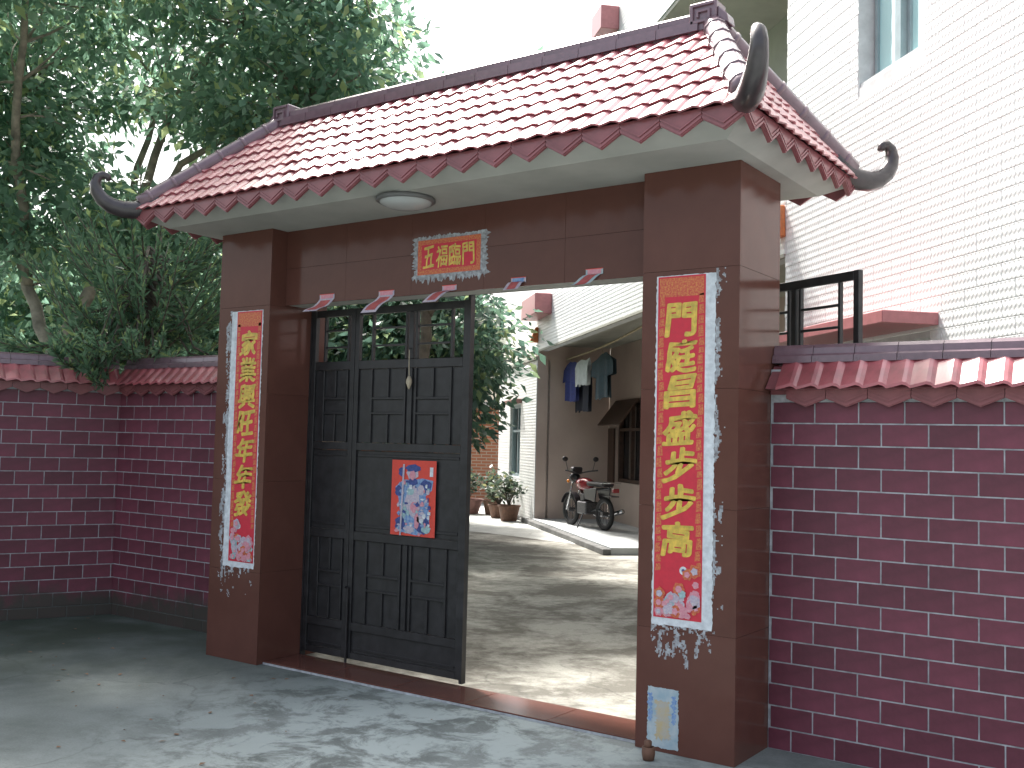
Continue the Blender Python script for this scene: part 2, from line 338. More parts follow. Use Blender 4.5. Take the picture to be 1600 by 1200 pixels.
def roof_face(A, B, C, D, ncol, parent, joined=False):
    """eave corners A->B (left to right seen from outside), ridge corners D (over A) and C (over B)"""
    A, B, C, D = map(Vector, (A, B, C, D)); ex = (B-A).normalized(); mid = (C+D)/2; up = mid-A; up = (up-ex*up.dot(ex)); sl = up.length; up.normalize(); nn = ex.cross(up)
    W = (B-A).length; da = (D-A).dot(ex); db = (C-A).dot(ex); st = sl/NROW; cw = W/ncol; allm = MB(); NU = 6
    for rw in range(NROW):
        for c in range(ncol):
            v0 = rw*st-.018 if rw else -.02; v1 = (rw+1)*st+.012; vm = (rw+.5)*st
            lo = da*vm/sl; hi = W+(db-W)*vm/sl; u0_, u1_ = c*cw, (c+1)*cw+.006
            if u1_ < lo+.01 or u0_ > hi-.01: continue
            mb = MB(); vs = []
            jit = random.uniform(-.0022, .0022); sk = random.uniform(-.0025, .0025)
            for th_ in (0, 1):
                for v in (v0, v1):
                    for k in range(NU+1):
                        t = k/NU; uu_ = u0_+(u1_-u0_)*t+sk*(1 if v == v0 else -1)
                        uu_ = min(max(uu_, da*max(v, 0)/sl-.01), W+(db-W)*max(v, 0)/sl+.01)
                        lift = (.019 if v == v0 else .006) + jit
                        hgt = prof(t) + lift - (.009 if th_ else 0)
                        vs.append(A+ex*uu_+up*v+nn*hgt)
            n = NU+1; fs = []
            for k in range(NU):
                fs += [(k, k+1, n+k+1, n+k), (2*n+k, 3*n+k, 3*n+k+1, 2*n+k+1), (k, 2*n+k, 2*n+k+1, k+1)]
            fs += [(0, n, 3*n, 2*n), (NU, 2*n+NU, 3*n+NU, n+NU)]
            if joined: allm.add(vs, fs)
            else: part('roof_tile', mb.add(vs, fs), 'glaze', parent, smooth=False)
    if joined: part('rear_roof_tiles', allm, 'glaze', parent, kind='stuff')
fl, fr, br_, bl = (EX0, EY0, EZ), (EX1, EY0, EZ), (EX1, EY1, EZ), (EX0, EY1, EZ); tl, tr = (RL, RY, RZ), (RRX, RY, RZ)
roof_face(fl, fr, tr, tl, 42, roof); roof_face(fr, br_, tr, tr, 15, roof)
roof_face(br_, bl, tl, tr, 42, roof, True); roof_face(bl, fl, tl, tl, 15, roof, True)
# zigzag fascia tiles along the four eaves
def zig_mesh(wd, top, val, tip):
    mb = MB(); h = wd/2-.0015
    mb.prism([(-h, top), (-h, val), (0, tip), (h, val), (h, top)], 0, .016)
    for d0, d1 in ((.006, .016), (.026, .034)):         # two raised chevrons
        mb.prism([(-h, val+d0), (0, tip+d0), (h, val+d0), (h, val+d1), (0, tip+d1), (-h, val+d1)], .0155, .0215)
    return mb
fas = part('fascia', MB().box(EX0+.03, EX1-.03, EY0+.019, EY0+.034, 2.868, 2.893).box(EX0+.03, EX1-.03, EY1-.034, EY1-.019, 2.868, 2.893)
           .box(EX0+.019, EX0+.034, EY0+.036, EY1-.036, 2.868, 2.893).box(EX1-.034, EX1-.019, EY0+.036, EY1-.036, 2.868, 2.893), 'glaze_dull', gate)
for (ax, ay), (bx, by), rz, n in (((EX1, EY0), (EX0, EY0), math.pi, 21), ((EX0, EY1), (EX1, EY1), 0, 21), ((EX1, EY1), (EX1, EY0), -math.pi/2, 8), ((EX0, EY0), (EX0, EY1), math.pi/2, 8)):
    L_ = math.hypot(bx-ax, by-ay); wd = L_/n; me = make_mesh('fascia_tile', zig_mesh(wd, .0, -.048, -.106), 'glaze_dull')
    d = Vector(((bx-ax)/L_, (by-ay)/L_, 0)); nrm = Vector((math.cos(rz+math.pi/2), math.sin(rz+math.pi/2), 0))
    for i in range(n):
        p = Vector((ax, ay, 2.902)) + d*(i+.5)*wd - nrm*.017
        inst('fascia_tile', me, p, fas, (0, 0, rz))
# main ridge, segment by segment
rg = part('main_ridge', MB().box(RL+.02, RRX-.02, RY-.05, RY+.05, RZ-.05, RZ+.03), 'ridge', gate)
seg = [(-.075, -.02), (-.07, .035), (-.045, .045), (-.045, .075), (-.03, .09), (.03, .09), (.045, .075), (.045, .045), (.07, .035), (.075, -.02)]
xs = np.linspace(RL+.05, RRX-.05, 14)
for a, b in zip(xs[:-1], xs[1:]): part('ridge_tile', MB().xprism([(RY+y, RZ+z) for y, z in seg], a+.0015, b-.0015), 'ridge', rg)
def ornament(x, sgn):
    mb = MB().box(x-.075, x+.075, RY-.06, RY+.06, RZ-.02, RZ+.13)
    o = part('ridge_ornament', mb, 'ridge', gate, bevel=.006); fr_ = MB()
    y = RY-.0605
    for a, b, c, d in ((-.06, .06, .105, .117), (-.06, -.048, .02, .105), (-.06, .045, .02, .032), (.033, .045, .032, .085), (-.03, .033, .073, .085), (-.03, -.018, .048, .073)):
        fr_.box(x+a, x+b, y-.012, y+.001, RZ+c, RZ+d)
    part('fret', fr_, 'ridge', o)
    part('finial', MB().prism([(x+sgn*.075, RZ+.02), (x+sgn*.135, RZ+.0), (x+sgn*.125, RZ+.05), (x+sgn*.075, RZ+.1)], RY-.045, RY+.045), 'ridge', o, bevel=.005)
ornament(RL+.03, -1); ornament(RRX-.03, 1)
# hip ridges with upturned horns
def hip(corner, apex):
    c, a = Vector(corner), Vector(apex); d = (c-a).normalized(); hz = Vector((d.x, d.y, 0)).normalized(); L_ = (c-a).length
    pts = [a+d*(L_*t)+Vector((0, 0, .028)) for t in np.linspace(0, .97, 12)]
    hp = part('hip_ridge', MB().tube(pts, [.058]*12, 10), 'ridge', gate, smooth=True)
    for t in np.linspace(.12, .9, 6):                   # collars where the half-round pieces lap
        p = a+d*(L_*t)+Vector((0, 0, .028)); part('hip_collar', MB().tube([p-d*.012, p+d*.012], .063, 10), 'ridge', hp, smooth=True)
    q = [(-.16, .105), (-.08, .045), (.0, .018), (.08, .016), (.15, .034), (.205, .07), (.24, .118), (.252, .168), (.24, .212), (.21, .232), (.178, .222), (.17, .198)]
    base = Vector((c.x, c.y, EZ-.01)); path = [base+hz*o_+Vector((0, 0, z)) for o_, z in q]
    part('hip_horn', MB().tube(path, [.058, .06, .06, .057, .053, .047, .041, .036, .031, .027, .023, .018], 10), 'horn', hp, smooth=True)
for c, a in ((fl, tl), (fr, tr), (br_, tr), (bl, tl)): hip(c, a)
# dark eave band that carries the lowest course
part('eave_board', MB().box(EX0+.005, EX1-.005, EY0+.005, EY0+.02, EZ-.012, EZ+.004).box(EX0+.005, EX1-.005, EY1-.02, EY1-.005, EZ-.012, EZ+.004)
     .box(EX0+.005, EX0+.02, EY0+.022, EY1-.022, EZ-.012, EZ+.004).box(EX1-.02, EX1-.005, EY0+.022, EY1-.022, EZ-.012, EZ+.004), 'black_steel', gate)

# ================================================================== boundary walls
COURSE, BW = .1052, .209
BRICK_ME = {}
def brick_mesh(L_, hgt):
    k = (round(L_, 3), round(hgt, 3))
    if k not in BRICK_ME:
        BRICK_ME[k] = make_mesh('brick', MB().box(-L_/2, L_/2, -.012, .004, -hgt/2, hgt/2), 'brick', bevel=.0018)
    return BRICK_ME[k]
def wall(label, origin, rotz, length, ztop, phase, cap_from=0., cap_to=None, group='red brick-tiled boundary walls', thick=.16):
    """local x along the wall, y outward, origin on the outer face"""
    cap_to = length if cap_to is None else cap_to
    t = thing('boundary_wall', label, 'wall', (0, 0, 0), group, world=(*origin, 0), rotz=rotz)
    part('wall_core', MB().box(0, length, -thick, 0, 0, 1.84), 'grout_light', t)
    n = 0; z = ztop+COURSE
    k = 0
    while z > .01:
        zb = max(z-COURSE, 0); off = (phase+(.5 if k % 2 else 0)*BW) % BW - BW; x = off
        while x < length:
            a, b = max(x, 0)+.0035, min(x+BW, length)-.0035
            if b-a > .012 and z-zb > .02: inst('brick', brick_mesh(b-a, z-zb-.007), ((a+b)/2, .0, (z+zb)/2), t); n += 1
            x += BW
        z -= COURSE; k += 1
    zc = ztop-1.575                                     # everything above the courses shifts with the top course
    wd = .195; fm = make_mesh('cap_fascia_tile', zig_mesh(wd, .0, -.052, -.092), 'glaze_dull')
    i = 0
    while cap_from+(i+1)*wd <= cap_to+.02: inst('cap_fascia_tile', fm, (cap_from+(i+.5)*wd, .022, 1.745+zc), t); i += 1
    part('cap_bed', MB().xprism([(.018, 1.715+zc), (.018, 1.735+zc), (.09, 1.74+zc), (-.03, 1.86+zc), (-.11, 1.86+zc), (-.23, 1.74+zc), (-.158, 1.735+zc), (-.158, 1.715+zc)], cap_from+.004, cap_to-.004), 'glaze_dull', t)
    cw = .104; tm = MB(); NU = 6; vs = []                # one cap tile, front side
    for th_ in (0, 1):
        for v in (0, 1):
            for k2 in range(NU+1):
                s_ = k2/NU; y = .112 if v == 0 else -.025; zz = (1.742 if v == 0 else 1.872)+prof(1-s_)*1.25+.006-(.014 if th_ else 0); vs.append((s_*cw+(.012 if v else 0), y, zz))
    n_ = NU+1; fs = []
    for k2 in range(NU): fs += [(k2, k2+1, n_+k2+1, n_+k2), (2*n_+k2, 3*n_+k2, 3*n_+k2+1, 2*n_+k2+1), (k2, 2*n_+k2, 2*n_+k2+1, k2+1)]
    fs += [(0, n_, 3*n_, 2*n_), (NU, 2*n_+NU, 3*n_+NU, n_+NU)]
    tm.add(vs, fs); me = make_mesh('cap_tile', tm, 'glaze'); rear = MB(); i = 0
    while cap_from+(i+1)*cw <= cap_to+.03:
        inst('cap_tile', me, (cap_from+i*cw, 0, zc+random.uniform(-.0015, .0015)), t)
        rear.add([(cap_from+i*cw+(cw-x), -.14-y, z+zc) for x, y, z in vs], fs); i += 1
    part('rear_cap_tiles', rear, 'glaze', t, kind='stuff')
    i = 0; sg = .2; cs = [(-.005, 1.872), (-.008, 1.905), (-.025, 1.915), (-.03, 1.945), (-.045, 1.962), (-.095, 1.962), (-.11, 1.945), (-.115, 1.915), (-.132, 1.905), (-.135, 1.872)]
    while cap_from+i*sg < cap_to-.01:
        part('cap_ridge_tile', MB().xprism([(y, z+zc) for y, z in cs], cap_from+i*sg+.0015, min(cap_from+(i+1)*sg, cap_to)-.0015), 'ridge', t); i += 1
    return t
# right wall: local x runs from its far right end back to the pillar
RWL = 3.6; wr = RX1+.002+RWL
wall('red tile boundary wall between the couplet-bearing pillar and the white house corner', (wr, .403), math.pi, RWL, 1.575, (wr-3.475) % BW, 0, RWL)
LCX, LCY = -2.037, .482; LA = R(24.1)
wall('short red tile wall between the mossy inside corner and the gateway pillar', (LX0-.002, LCY), math.pi, LX0-.002-LCX-.0, 1.666, (LX0-.002+1.9485) % BW, 0, LX0-LCX-.02)
wall('red tile wall leaning out toward the street, conifer hanging over its cap', (LCX+.008, LCY), -math.pi/2-LA, 3.4, 1.666, .125, .02, 3.4)

# ================================================================== steel gate leaves
def leaf_parts(t, x0, x1, motifs, y=0., ztop=2.30, zbot=.045):
    """one panel between x0 and x1: stiles, rails, sheets and raised lattice"""
    def bar(nm, a, b, c, d, y0=-.016, y1=.016): part(nm, MB().box(a, b, y+y0, y+y1, c, d), 'black_steel', t, bevel=.002)
    sw = .035
    bar('stile', x0, x0+sw, zbot, ztop); bar('stile', x1-sw, x1, zbot, ztop)
    a, b = x0+sw+.001, x1-sw-.001
    for z0, z1 in ((ztop-.045, ztop-.001), (1.90, 1.955), (1.375, 1.425), (.80, .855), (.225, .275), (zbot, zbot+.04)): bar('rail', a, b, z0, z1, -.0145, .0145)
    for z0, z1, nm in ((1.426, 1.899, 'sheet'), (.856, 1.374, 'sheet'), (.276, .799, 'sheet'), (zbot+.041, .224, 'sheet')): bar(nm, a, b, z0, z1, -.001, .006)
    bar('bead', a+.01, b-.01, 1.335, 1.352, -.0085, -.0015); bar('bead', a+.01, b-.01, .885, .902, -.0085, -.0015); bar('bead', a+.01, b-.01, .105, .117, -.0085, -.0015)
    for (z0, z1, open_) in ((1.427, 1.898, False), (.277, .798, False), (1.957, ztop-.047, True)):
        zc = (z0+z1)/2
        for m0, m1 in motifs:
            bw = .016; y0, y1 = (-.012, .012) if open_ else (-.014, -.0015)
            bar('lattice_bar', m0, m0+bw, z0, z1, y0, y1); bar('lattice_bar', m1-bw, m1, z0, z1, y0, y1)
            xm = (m0+m1)/2
            if not open_:
                bar('lattice_bar', m0+bw+.001, m1-bw-.001, zc+.04, zc+.055, y0, y1); bar('lattice_bar', m0+bw+.001, m1-bw-.001, zc-.055, zc-.04, y0, y1)
                bar('lattice_bar', xm-.008, xm+.008, zc+.0555, z1, y0, y1); bar('lattice_bar', xm-.008, xm+.008, z0, zc-.0555, y0, y1)
            else:
                bar('lattice_bar', m0+bw+.001, m1-bw-.001, zc+.05, zc+.062, y0, y1); bar('lattice_bar', m0+bw+.001, m1-bw-.001, zc-.062, zc-.05, y0, y1)
        if len(motifs) == 2: bar('lattice_bar', (motifs[0][1]+motifs[1][0])/2-.018, (motifs[0][1]+motifs[1][0])/2+.018, z0, z1, -.0145, .0145) if open_ else bar('lattice_bar', (motifs[0][1]+motifs[1][0])/2-.018, (motifs[0][1]+motifs[1][0])/2+.018, z0, z1, -.0155, -.0015)
GY = .385
lg = thing('gate_leaf', 'closed black steel folding gate leaf carrying the red poster', 'gate', (.26, GY, 0), 'black steel folding gate leaves')
leaf_parts(lg, .262, .655, [(.37, .60)], GY); leaf_parts(lg, .66, 1.585, [(.80, 1.10), (1.17, 1.465)], GY)
part('drop_bolt', MB().tube([(.675, GY-.028, .011), (.675, GY-.028, .5)], .008).tube([(.675, GY-.028, .5), (.675, GY-.06, .5)], .006), 'black_steel', lg)
part('edge_tube', MB().box(1.586, 1.606, GY-.02, GY+.02, .025, 2.33), 'black_steel', lg)
part('head_rail', MB().box(.262, 2.94, GY-.02, GY+.02, 2.331, 2.37), 'black_steel', lg)
part('hinge_post', MB().box(.249, .261, GY-.02, GY+.02, .0, 2.33), 'black_steel', lg)
# far leaf stands open inside, its outer panel folded back above the right-hand wall
E0 = Vector((3.015, 1.03)); E1 = Vector((3.835, .625)); dv = E1-E0; ln = dv.length
og = thing('gate_leaf', 'black steel gate leaf panel swung open behind the wall cap by the white house', 'gate', (0, 0, 0), 'black steel folding gate leaves', world=(E0.x, E0.y, 0), rotz=math.atan2(dv.y, dv.x))
leaf_parts(og, 0, ln, [(.14, .43), (.50, .79)], 0, 2.345)
a0 = Vector((2.975, .43)); dv2 = E0-a0; l2 = dv2.length-.03
og2 = thing('gate_leaf', 'narrow black steel gate panel folded inward behind the couplet-bearing pillar', 'gate', (0, 0, 0), 'black steel folding gate leaves', world=(a0.x, a0.y, 0), rotz=math.atan2(dv2.y, dv2.x))
leaf_parts(og2, 0, l2, [(.12, l2-.12)], 0, 2.345)

# ================================================================== papers and writing
def glyph(ch, wd, hgt, off=.018, shear=.0, seed=0, m='gold'):
    cu = bpy.data.curves.new('glyph', 'FONT'); cu.body = ch; cu.shear = shear; cu.resolution_u = 3
    o = bpy.data.objects.new('glyph', cu); col.objects.link(o); bpy.context.view_layer.update()
    me = bpy.data.meshes.new_from_object(o.evaluated_get(bpy.context.evaluated_depsgraph_get()))
    V = np.array([v.co[:] for v in me.vertices]); F = [tuple(p.vertices) for p in me.polygons]
    bpy.data.objects.remove(o); bpy.data.curves.remove(cu); bpy.data.meshes.remove(me)
    mn, mx = V.min(0), V.max(0); x = (V[:, 0]-mn[0])/(mx[0]-mn[0])-.5; z = (V[:, 1]-mn[1])/(mx[1]-mn[1])-.5
    x, z = x + .035*np.sin(5*z+seed) + .02*np.sin(13*z+seed*2), z + .05*x*1.2 + .03*np.sin(6*x+seed)   # brushy swing
    mb = MB(); n = len(V); y0 = -.0035
    for k in range(9):                                   # thicken the strokes like a loaded brush
        dx, dz = (0, 0) if k == 8 else (off*math.cos(k*math.pi/4), off*.8*math.sin(k*math.pi/4))
        mb.add([((a+dx)*wd, y0-.00006*k, (b+dz)*hgt) for a, b in zip(x, z)], F)
    return mb
def shift(mb, d): mb.v = [(a+d[0], b+d[1], c+d[2]) for a, b, c in mb.v]; return mb
def ragged(x0, x1, z0, z1, y0, y1, jag, n=60, seed=0):
    rs = random.Random(seed); pts = []
    def j(): return rs.uniform(-1, 1)*jag*(1 if rs.random() < .8 else 2)
    k = max(4, int(n*(x1-x0)/((x1-x0)+(z1-z0)))); m = n-k
    pts += [(x0+(x1-x0)*i/k, z0+j()) for i in range(k)]; pts += [(x1+j(), z0+(z1-z0)*i/m) for i in range(m)]
    pts += [(x1-(x1-x0)*i/k, z1+j()*.4) for i in range(k)]; pts += [(x0+j(), z1-(z1-z0)*i/m) for i in range(m)]
    return MB().prism(pts, y0, y1)
from mathutils import noise as mnoise
def residue(x0, x1, z0, z1, y, dens, cell=.006, seed=0., stretch=.5):
    """scraps of paper left stuck to the tiles: small quads kept where a noise is high"""
    mb = MB()
    for i in range(int((x1-x0)/cell)):
        for k in range(int((z1-z0)/cell)):
            x = x0+i*cell; z = z0+k*cell
            v = mnoise.noise(Vector((x*34+seed, seed*1.7, z*34*stretch))) + .6*mnoise.noise(Vector((x*90+seed, 3.1+seed, z*70)))
            if v > dens((x-x0)/(x1-x0), (z-z0)/(z1-z0)):
                mb.add([(x, y, z), (x+cell, y, z), (x+cell, y, z+cell), (x, y, z+cell)], [(0, 1, 2, 3)])
    return mb
def disc(cx, cz, r_, y, n=14, r2=None, wob=0):
    pts = [(cx+r_*(1+wob*math.sin(5*a+cx*90))*math.cos(a), cz+(r2 or r_)*(1+wob*math.sin(5*a+cx*90))*math.sin(a)) for a in [2*math.pi*k/n for k in range(n)]]
    return MB().add([(x, y, z) for x, z in pts], [tuple(range(n))])
def couplet(label, x0, x1, zt, zb, chars, flip, seed):
    t = thing('spring_couplet', label, 'couplet', ((x0+x1)/2, -.001, zb), 'red couplets pasted on the gate pillars')
    a, b = (x0-.055, x1+.008) if flip else (x0-.01, x1+.052)
    part('backing', ragged(a, b, zb-.035, zt+.004, -.0008, -.0002, .0028, 150, seed), 'white_paper', t)
    part('paper', MB().box(x0, x1, -.0022, -.0010, zb, zt), 'red_paper', t)
    wd = x1-x0; g = MB(); y = -.0028; rs = random.Random(seed)
    g.add([(x0+.008, y, zt-.10), (x1-.008, y, zt-.10), (x1-.008, y, zt-.008), (x0+.008, y, zt-.008)], [(0, 1, 2, 3)])
    part('head_border', g, 'gold_pattern', t)
    for sx in (x0+.006, x1-.036):                        # scrolling gold side borders, in short pieces
        g = MB(); z = zb+.22
        while z < zt-.115:
            L_ = rs.uniform(.03, .06); wv = rs.uniform(-.004, .004)
            g.add([(sx+wv, y, z), (sx+.03+wv, y, z+.004), (sx+.026+wv, y, z+L_), (sx+.004+wv, y, z+L_-.004)], [(0, 1, 2, 3)]); z += L_+.004
        part('side_border', g, 'gold_pattern', t)
    pit = (zt-.125-(zb+.29))/len(chars)
    for i, ch in enumerate(chars):
        zc = zt-.125-pit*(i+.5)
        part('character', shift(glyph(ch, wd*.66, pit*.88, .042, .12, seed+i), ((x0+x1)/2, 0, zc)), 'gold', t, fix=False)
    yy = -.0030
    cx, cz = (x0+x1)/2+.03*(1 if not flip else -1), zb+.23
    part('medallion', disc(cx, cz, .045, yy, 18), 'red_paper', t); part('medallion_ring', disc(cx, cz, .02, yy-.0006, 16), 'white_paper', t); part('medallion_eye', disc(cx, cz, .009, yy-.0012, 10), 'print_navy', t)
    for k in range(44):                                 # peonies and leaves along the foot
        fx = rs.uniform(x0+.02, x1-.02); hgt = .25 if (fx > cx) != flip else .15; fz = zb+.012+rs.random()**1.2*hgt; r_ = rs.uniform(.012, .034)
        fx = min(max(fx, x0+r_+.004), x1-r_-.004); fz = max(fz, zb+r_+.006)
        part('flower', disc(fx, fz, r_, yy-.0004-.0001*k, 12, wob=.14), rs.choice(['print_pink', 'print_pink', 'print_pale', 'print_teal', 'gold_pattern']), t)
        if r_ > .02: part('flower', disc(fx, fz, r_*.55, yy-.0032-.0001*k, 10, wob=.2), rs.choice(['print_pale', 'print_pink']), t)
    return t
couplet('red and gold couplet beginning 門庭 on the pillar beside the open passage', 3.042, 3.292, 2.272, .632, '門庭昌盛步步高', False, 3)
couplet('red and gold couplet beginning 家業 on the pillar beside the closed leaf', -.06, .18, 2.268, .634, '家業興旺年年發', True, 8)
g = residue(3.345, 3.40, .70, 2.30, -.0006, lambda u, v: -.15+u*1.0+.25*math.sin(v*23), seed=1.3, stretch=.35)
g2 = residue(3.03, 3.36, .40, .60, -.0006, lambda u, v: .55-v*.75+max(0, u-.55)*.9, seed=4.2, stretch=.4); g.add(g2.v, g2.f)
single('paper_remnant', g, 'torn_paper', 'torn white paper scraps on the pillar beside the open passage', 'paper scraps', 'torn paper scraps on the pillars', fix=False)
g = residue(-.17, -.11, .52, 2.28, -.0006, lambda u, v: .35-u*.75+.2*math.sin(v*19), seed=7.7, stretch=.35)
g2 = residue(-.13, .18, .40, .605, -.0006, lambda u, v: .5-v*.55+max(0, u-.2)*.5, seed=9.1, stretch=.4); g.add(g2.v, g2.f)
single('paper_remnant', g, 'torn_paper', 'torn white paper scraps on the pillar beside the closed gate leaf', 'paper scraps', 'torn paper scraps on the pillars', fix=False)
# banner over the passage
bx0, bx1, bz0, bz1 = 1.38, 1.846, 2.424, 2.631
t = thing('door_banner', 'red paper banner with 五福臨門 in gold on the lintel', 'banner', (1.61, BY, bz0))
yb = BY
part('backing', shift(ragged(bx0-.035, bx1+.045, bz0-.035, bz1+.02, -.0008, -.0002, .014, 90, 5), (0, yb, 0)), 'torn_paper', t)
part('paper', MB().box(bx0, bx1, yb-.0022, yb-.001, bz0, bz1), 'gold_pattern', t)
part('field', MB().box(bx0+.03, bx1-.03, yb-.003, yb-.0023, bz0+.03, bz1-.028), 'red_paper', t)
for i, ch in enumerate('五福臨門'):
    part('character', shift(glyph(ch, .082, .125, .022, .0, i), (bx0+.068+i*.098+.018, yb-.0005, (bz0+bz1)/2)), 'gold', t, fix=False)
# small paper charms curling off the lintel edge
for i, (xc, wd, dx, drop, curl) in enumerate(((.635, .13, -.14, .085, .015), (1.14, .125, -.12, .115, .03), (1.628, .105, -.12, .07, .04), (2.115, .10, -.04, .03, .03), (2.60, .105, -.10, .04, .03))):
    lab = ('thin edge-on paper charm curling from the lintel near the closed gate hinge', 'long red and white paper charm hanging slantwise across the gate head rail', 'red and white paper charm below the 五福臨門 banner, tail blown sideways',
           'small blue-centred paper charm on the lintel over the open passage', 'pale folded paper charm on the lintel next to the couplet-bearing pillar')[i]
    t = thing('paper_charm', lab, 'paper charm', (xc, BY-.002, 2.36), 'paper charms along the lintel edge')
    def strip(x0, x1, yoff, s0=0., s1=1., n=9):
        mb = MB(); vs = []
        for k in range(n):
            s = s0+(s1-s0)*k/(n-1); b_ = max(0, s-.25)/.75
            y = BY-.004-curl*b_**1.3+yoff; z = 2.362-.03*min(1, s/.25)-drop*b_-.012*math.sin(b_*5+i); sx = dx*b_
            vs += [(x0+sx, y, z), (x1+sx, y, z), (x0+sx, y+.0012, z), (x1+sx, y+.0012, z)]
        fs = [(4*k, 4*k+1, 4*k+5, 4*k+4) for k in range(n-1)]+[(4*k+2, 4*k+6, 4*k+7, 4*k+3) for k in range(n-1)]
        return mb.add(vs, fs)
    part('paper', strip(xc-wd/2, xc+wd/2, 0), 'print_pale' if i < 4 else 'old_print', t, smooth=True)
    part('red_print', strip(xc-wd/2+.022, xc+wd/2-.022, -.002, .3, .93), 'faded_red', t, smooth=True)
    part('head_print', strip(xc-wd/2+.012, xc+wd/2-.012, -.002, .03, .24, 4), 'print_blue' if i == 3 else 'print_pink', t)
    part('edge_print', strip(xc-wd/2, xc+wd/2, -.0025, .0, .03, 2), 'orange_red', t)
# poster on the gate leaf: red ground, generic robed figure in blues
py0 = GY-.017
t = thing('door_poster', 'red poster with a blue robed figure stuck on the closed gate leaf', 'poster', (1.19, py0, .86))
part('paper', MB().box(1.015, 1.372, py0-.0012, py0, .86, 1.324), 'orange_red', t)
def flat(nm, pts, m, lvl): part(nm, MB().add([(1.19+x*.19, py0-.0013-.0007*lvl, 1.085+z*.238) for x, z in pts], [tuple(range(len(pts)))]), m, t)
def blob(cx, cz, a, b, n=14, wob=.15): return [(cx+a*(1+wob*math.sin(3*k+cx*7))*math.cos(2*math.pi*k/n), cz+b*(1+wob*math.cos(4*k+cz*9))*math.sin(2*math.pi*k/n)) for k in range(n)]
flat('robe', [(-.55, -.85), (.2, -.92), (.75, -.8), (.7, -.3), (.55, .1), (.8, .25), (.85, .5), (.4, .55), (0, .5), (-.4, .5), (-.75, .3), (-.6, .0), (-.5, -.4)], 'print_blue', 1)
for cx, cz, a, b, m, l in ((0, -.05, .3, .4, 'print_pale', 2), (.45, -.65, .3, .22, 'print_navy', 2), (-.5, -.65, .22, .2, 'print_navy', 2), (-.02, .68, .24, .2, 'print_pale', 2), (.55, .35, .25, .16, 'print_navy', 2), (-.6, .2, .16, .14, 'print_navy', 2),
                           (0, .8, .32, .1, 'print_navy', 3), (-.02, .62, .13, .12, 'print_pink', 4), (0, .45, .2, .1, 'print_navy', 3), (.1, -.2, .2, .14, 'print_pink', 3), (-.1, .2, .16, .1, 'print_teal', 3), (.35, .25, .14, .14, 'print_pale', 3), (.6, -.1, .1, .12, 'print_pale', 3),
                           (-.1, -.78, .2, .1, 'print_pale', 3), (.35, -.5, .15, .1, 'print_pale', 3), (-.35, -.3, .1, .2, 'print_teal', 3), (.2, -.55, .1, .22, 'print_pink', 3), (.6, -.75, .2, .1, 'print_teal', 3)): flat('robe_panel', blob(cx, cz, a, b), m, l)
prs = random.Random(4)
for k in range(60):                                     # folds, trims and ornaments of the robe
    cx, cz = prs.uniform(-.62, .72), prs.uniform(-.9, .45); flat('robe_trim', blob(cx, cz, prs.uniform(.03, .10), prs.uniform(.02, .07), 8, .3), prs.choice(['print_pale', 'print_navy', 'print_teal', 'print_pink', 'print_blue', 'white_paper']), 5+k*.05)
flat('staff', [(-.5, -.95), (-.44, -.95), (-.34, .9), (-.42, .9)], 'print_pale', 9); flat('tassel', blob(-.5, .7, .12, .12), 'print_navy', 3)
flat('seal', [(.7, .6), (.84, .6), (.84, .84), (.7, .84)], 'white_paper', 2)
# faded print at the foot of the pillar
t = thing('faded_poster', 'faded pale blue print at the foot of the couplet-bearing pillar', 'poster', (3.1, -.001, .03))
part('paper', ragged(3.02, 3.181, .02, .30, -.0016, -.0004, .003, 60, 2), 'old_print', t)
part('figure', ragged(3.062, 3.135, .06, .24, -.0026, -.002, .008, 50, 4), 'old_print_yellow', t)
for sx in (3.034, 3.158): part('ornament_print', ragged(sx-.010, sx+.010, .14, .27, -.0026, -.002, .006, 24, 6), 'print_blue', t)
# incense cup
t = thing('incense_cup', 'small brown clay cup with a stub at the foot of the faded print', 'cup', (3.105, -.15, 0))
part('cup_body', MB().lathe([(.0, .001), (.026, .002), (.031, .03), (.03, .06), (.024, .062), (.022, .045), (.0, .044)], (3.105, -.15, 0), 16), 'clay', t, smooth=True)
part('stub', MB().lathe([(.0, .046), (.017, .046), (.018, .085), (.013, .09), (.0, .09)], (3.102, -.15, 0), 12), 'clay', t, smooth=True)
# ceiling lamp
t = thing('ceiling_lamp', 'round flush ceiling lamp with a dark rim on the gate soffit', 'lamp', (1.56, -.2, H))
part('rim', MB().lathe([(.12, 0), (.165, 0), (.168, -.018), (.155, -.026), (.13, -.02)], (1.56, -.2, H-.001), 32), 'lamp_rim', t, smooth=True)
part('diffuser', MB().lathe([(.152, -.012), (.14, -.035), (.10, -.052), (.05, -.06), (.0, -.062)], (1.56, -.2, H-.001), 32), 'lamp_glass', t, smooth=True)
# charm on a string
t = thing('hanging_charm', 'small knotted charm hanging on a string from the gate leaf lattice', 'charm', (1.142, GY-.03, 1.8))
part('cord', MB().tube([(1.138, GY-.03, 2.01), (1.14, GY-.032, 1.93), (1.143, GY-.031, 1.85)], .003, 6), 'string', t)
part('knob', MB().lathe([(0, .05), (.008, .045), (.018, .025), (.02, .005), (.012, -.015), (.005, -.035), (0, -.036)], (1.144, GY-.031, 1.80), 12), 'string', t, smooth=True)
part('hook', MB().tube([(1.138, GY-.016, 2.02), (1.138, GY-.03, 2.02), (1.138, GY-.03, 2.005)], .003, 6), 'black_steel', t)

# ================================================================== house
Q0, QB = -4.4, -5.77
house = thing('house', 'white relief-tiled house with a shaded porch beyond the gate', 'house', (5, -4.4, 0), world=(*HP(5, -4.4), 0), rotz=HR)
HT = 9.0
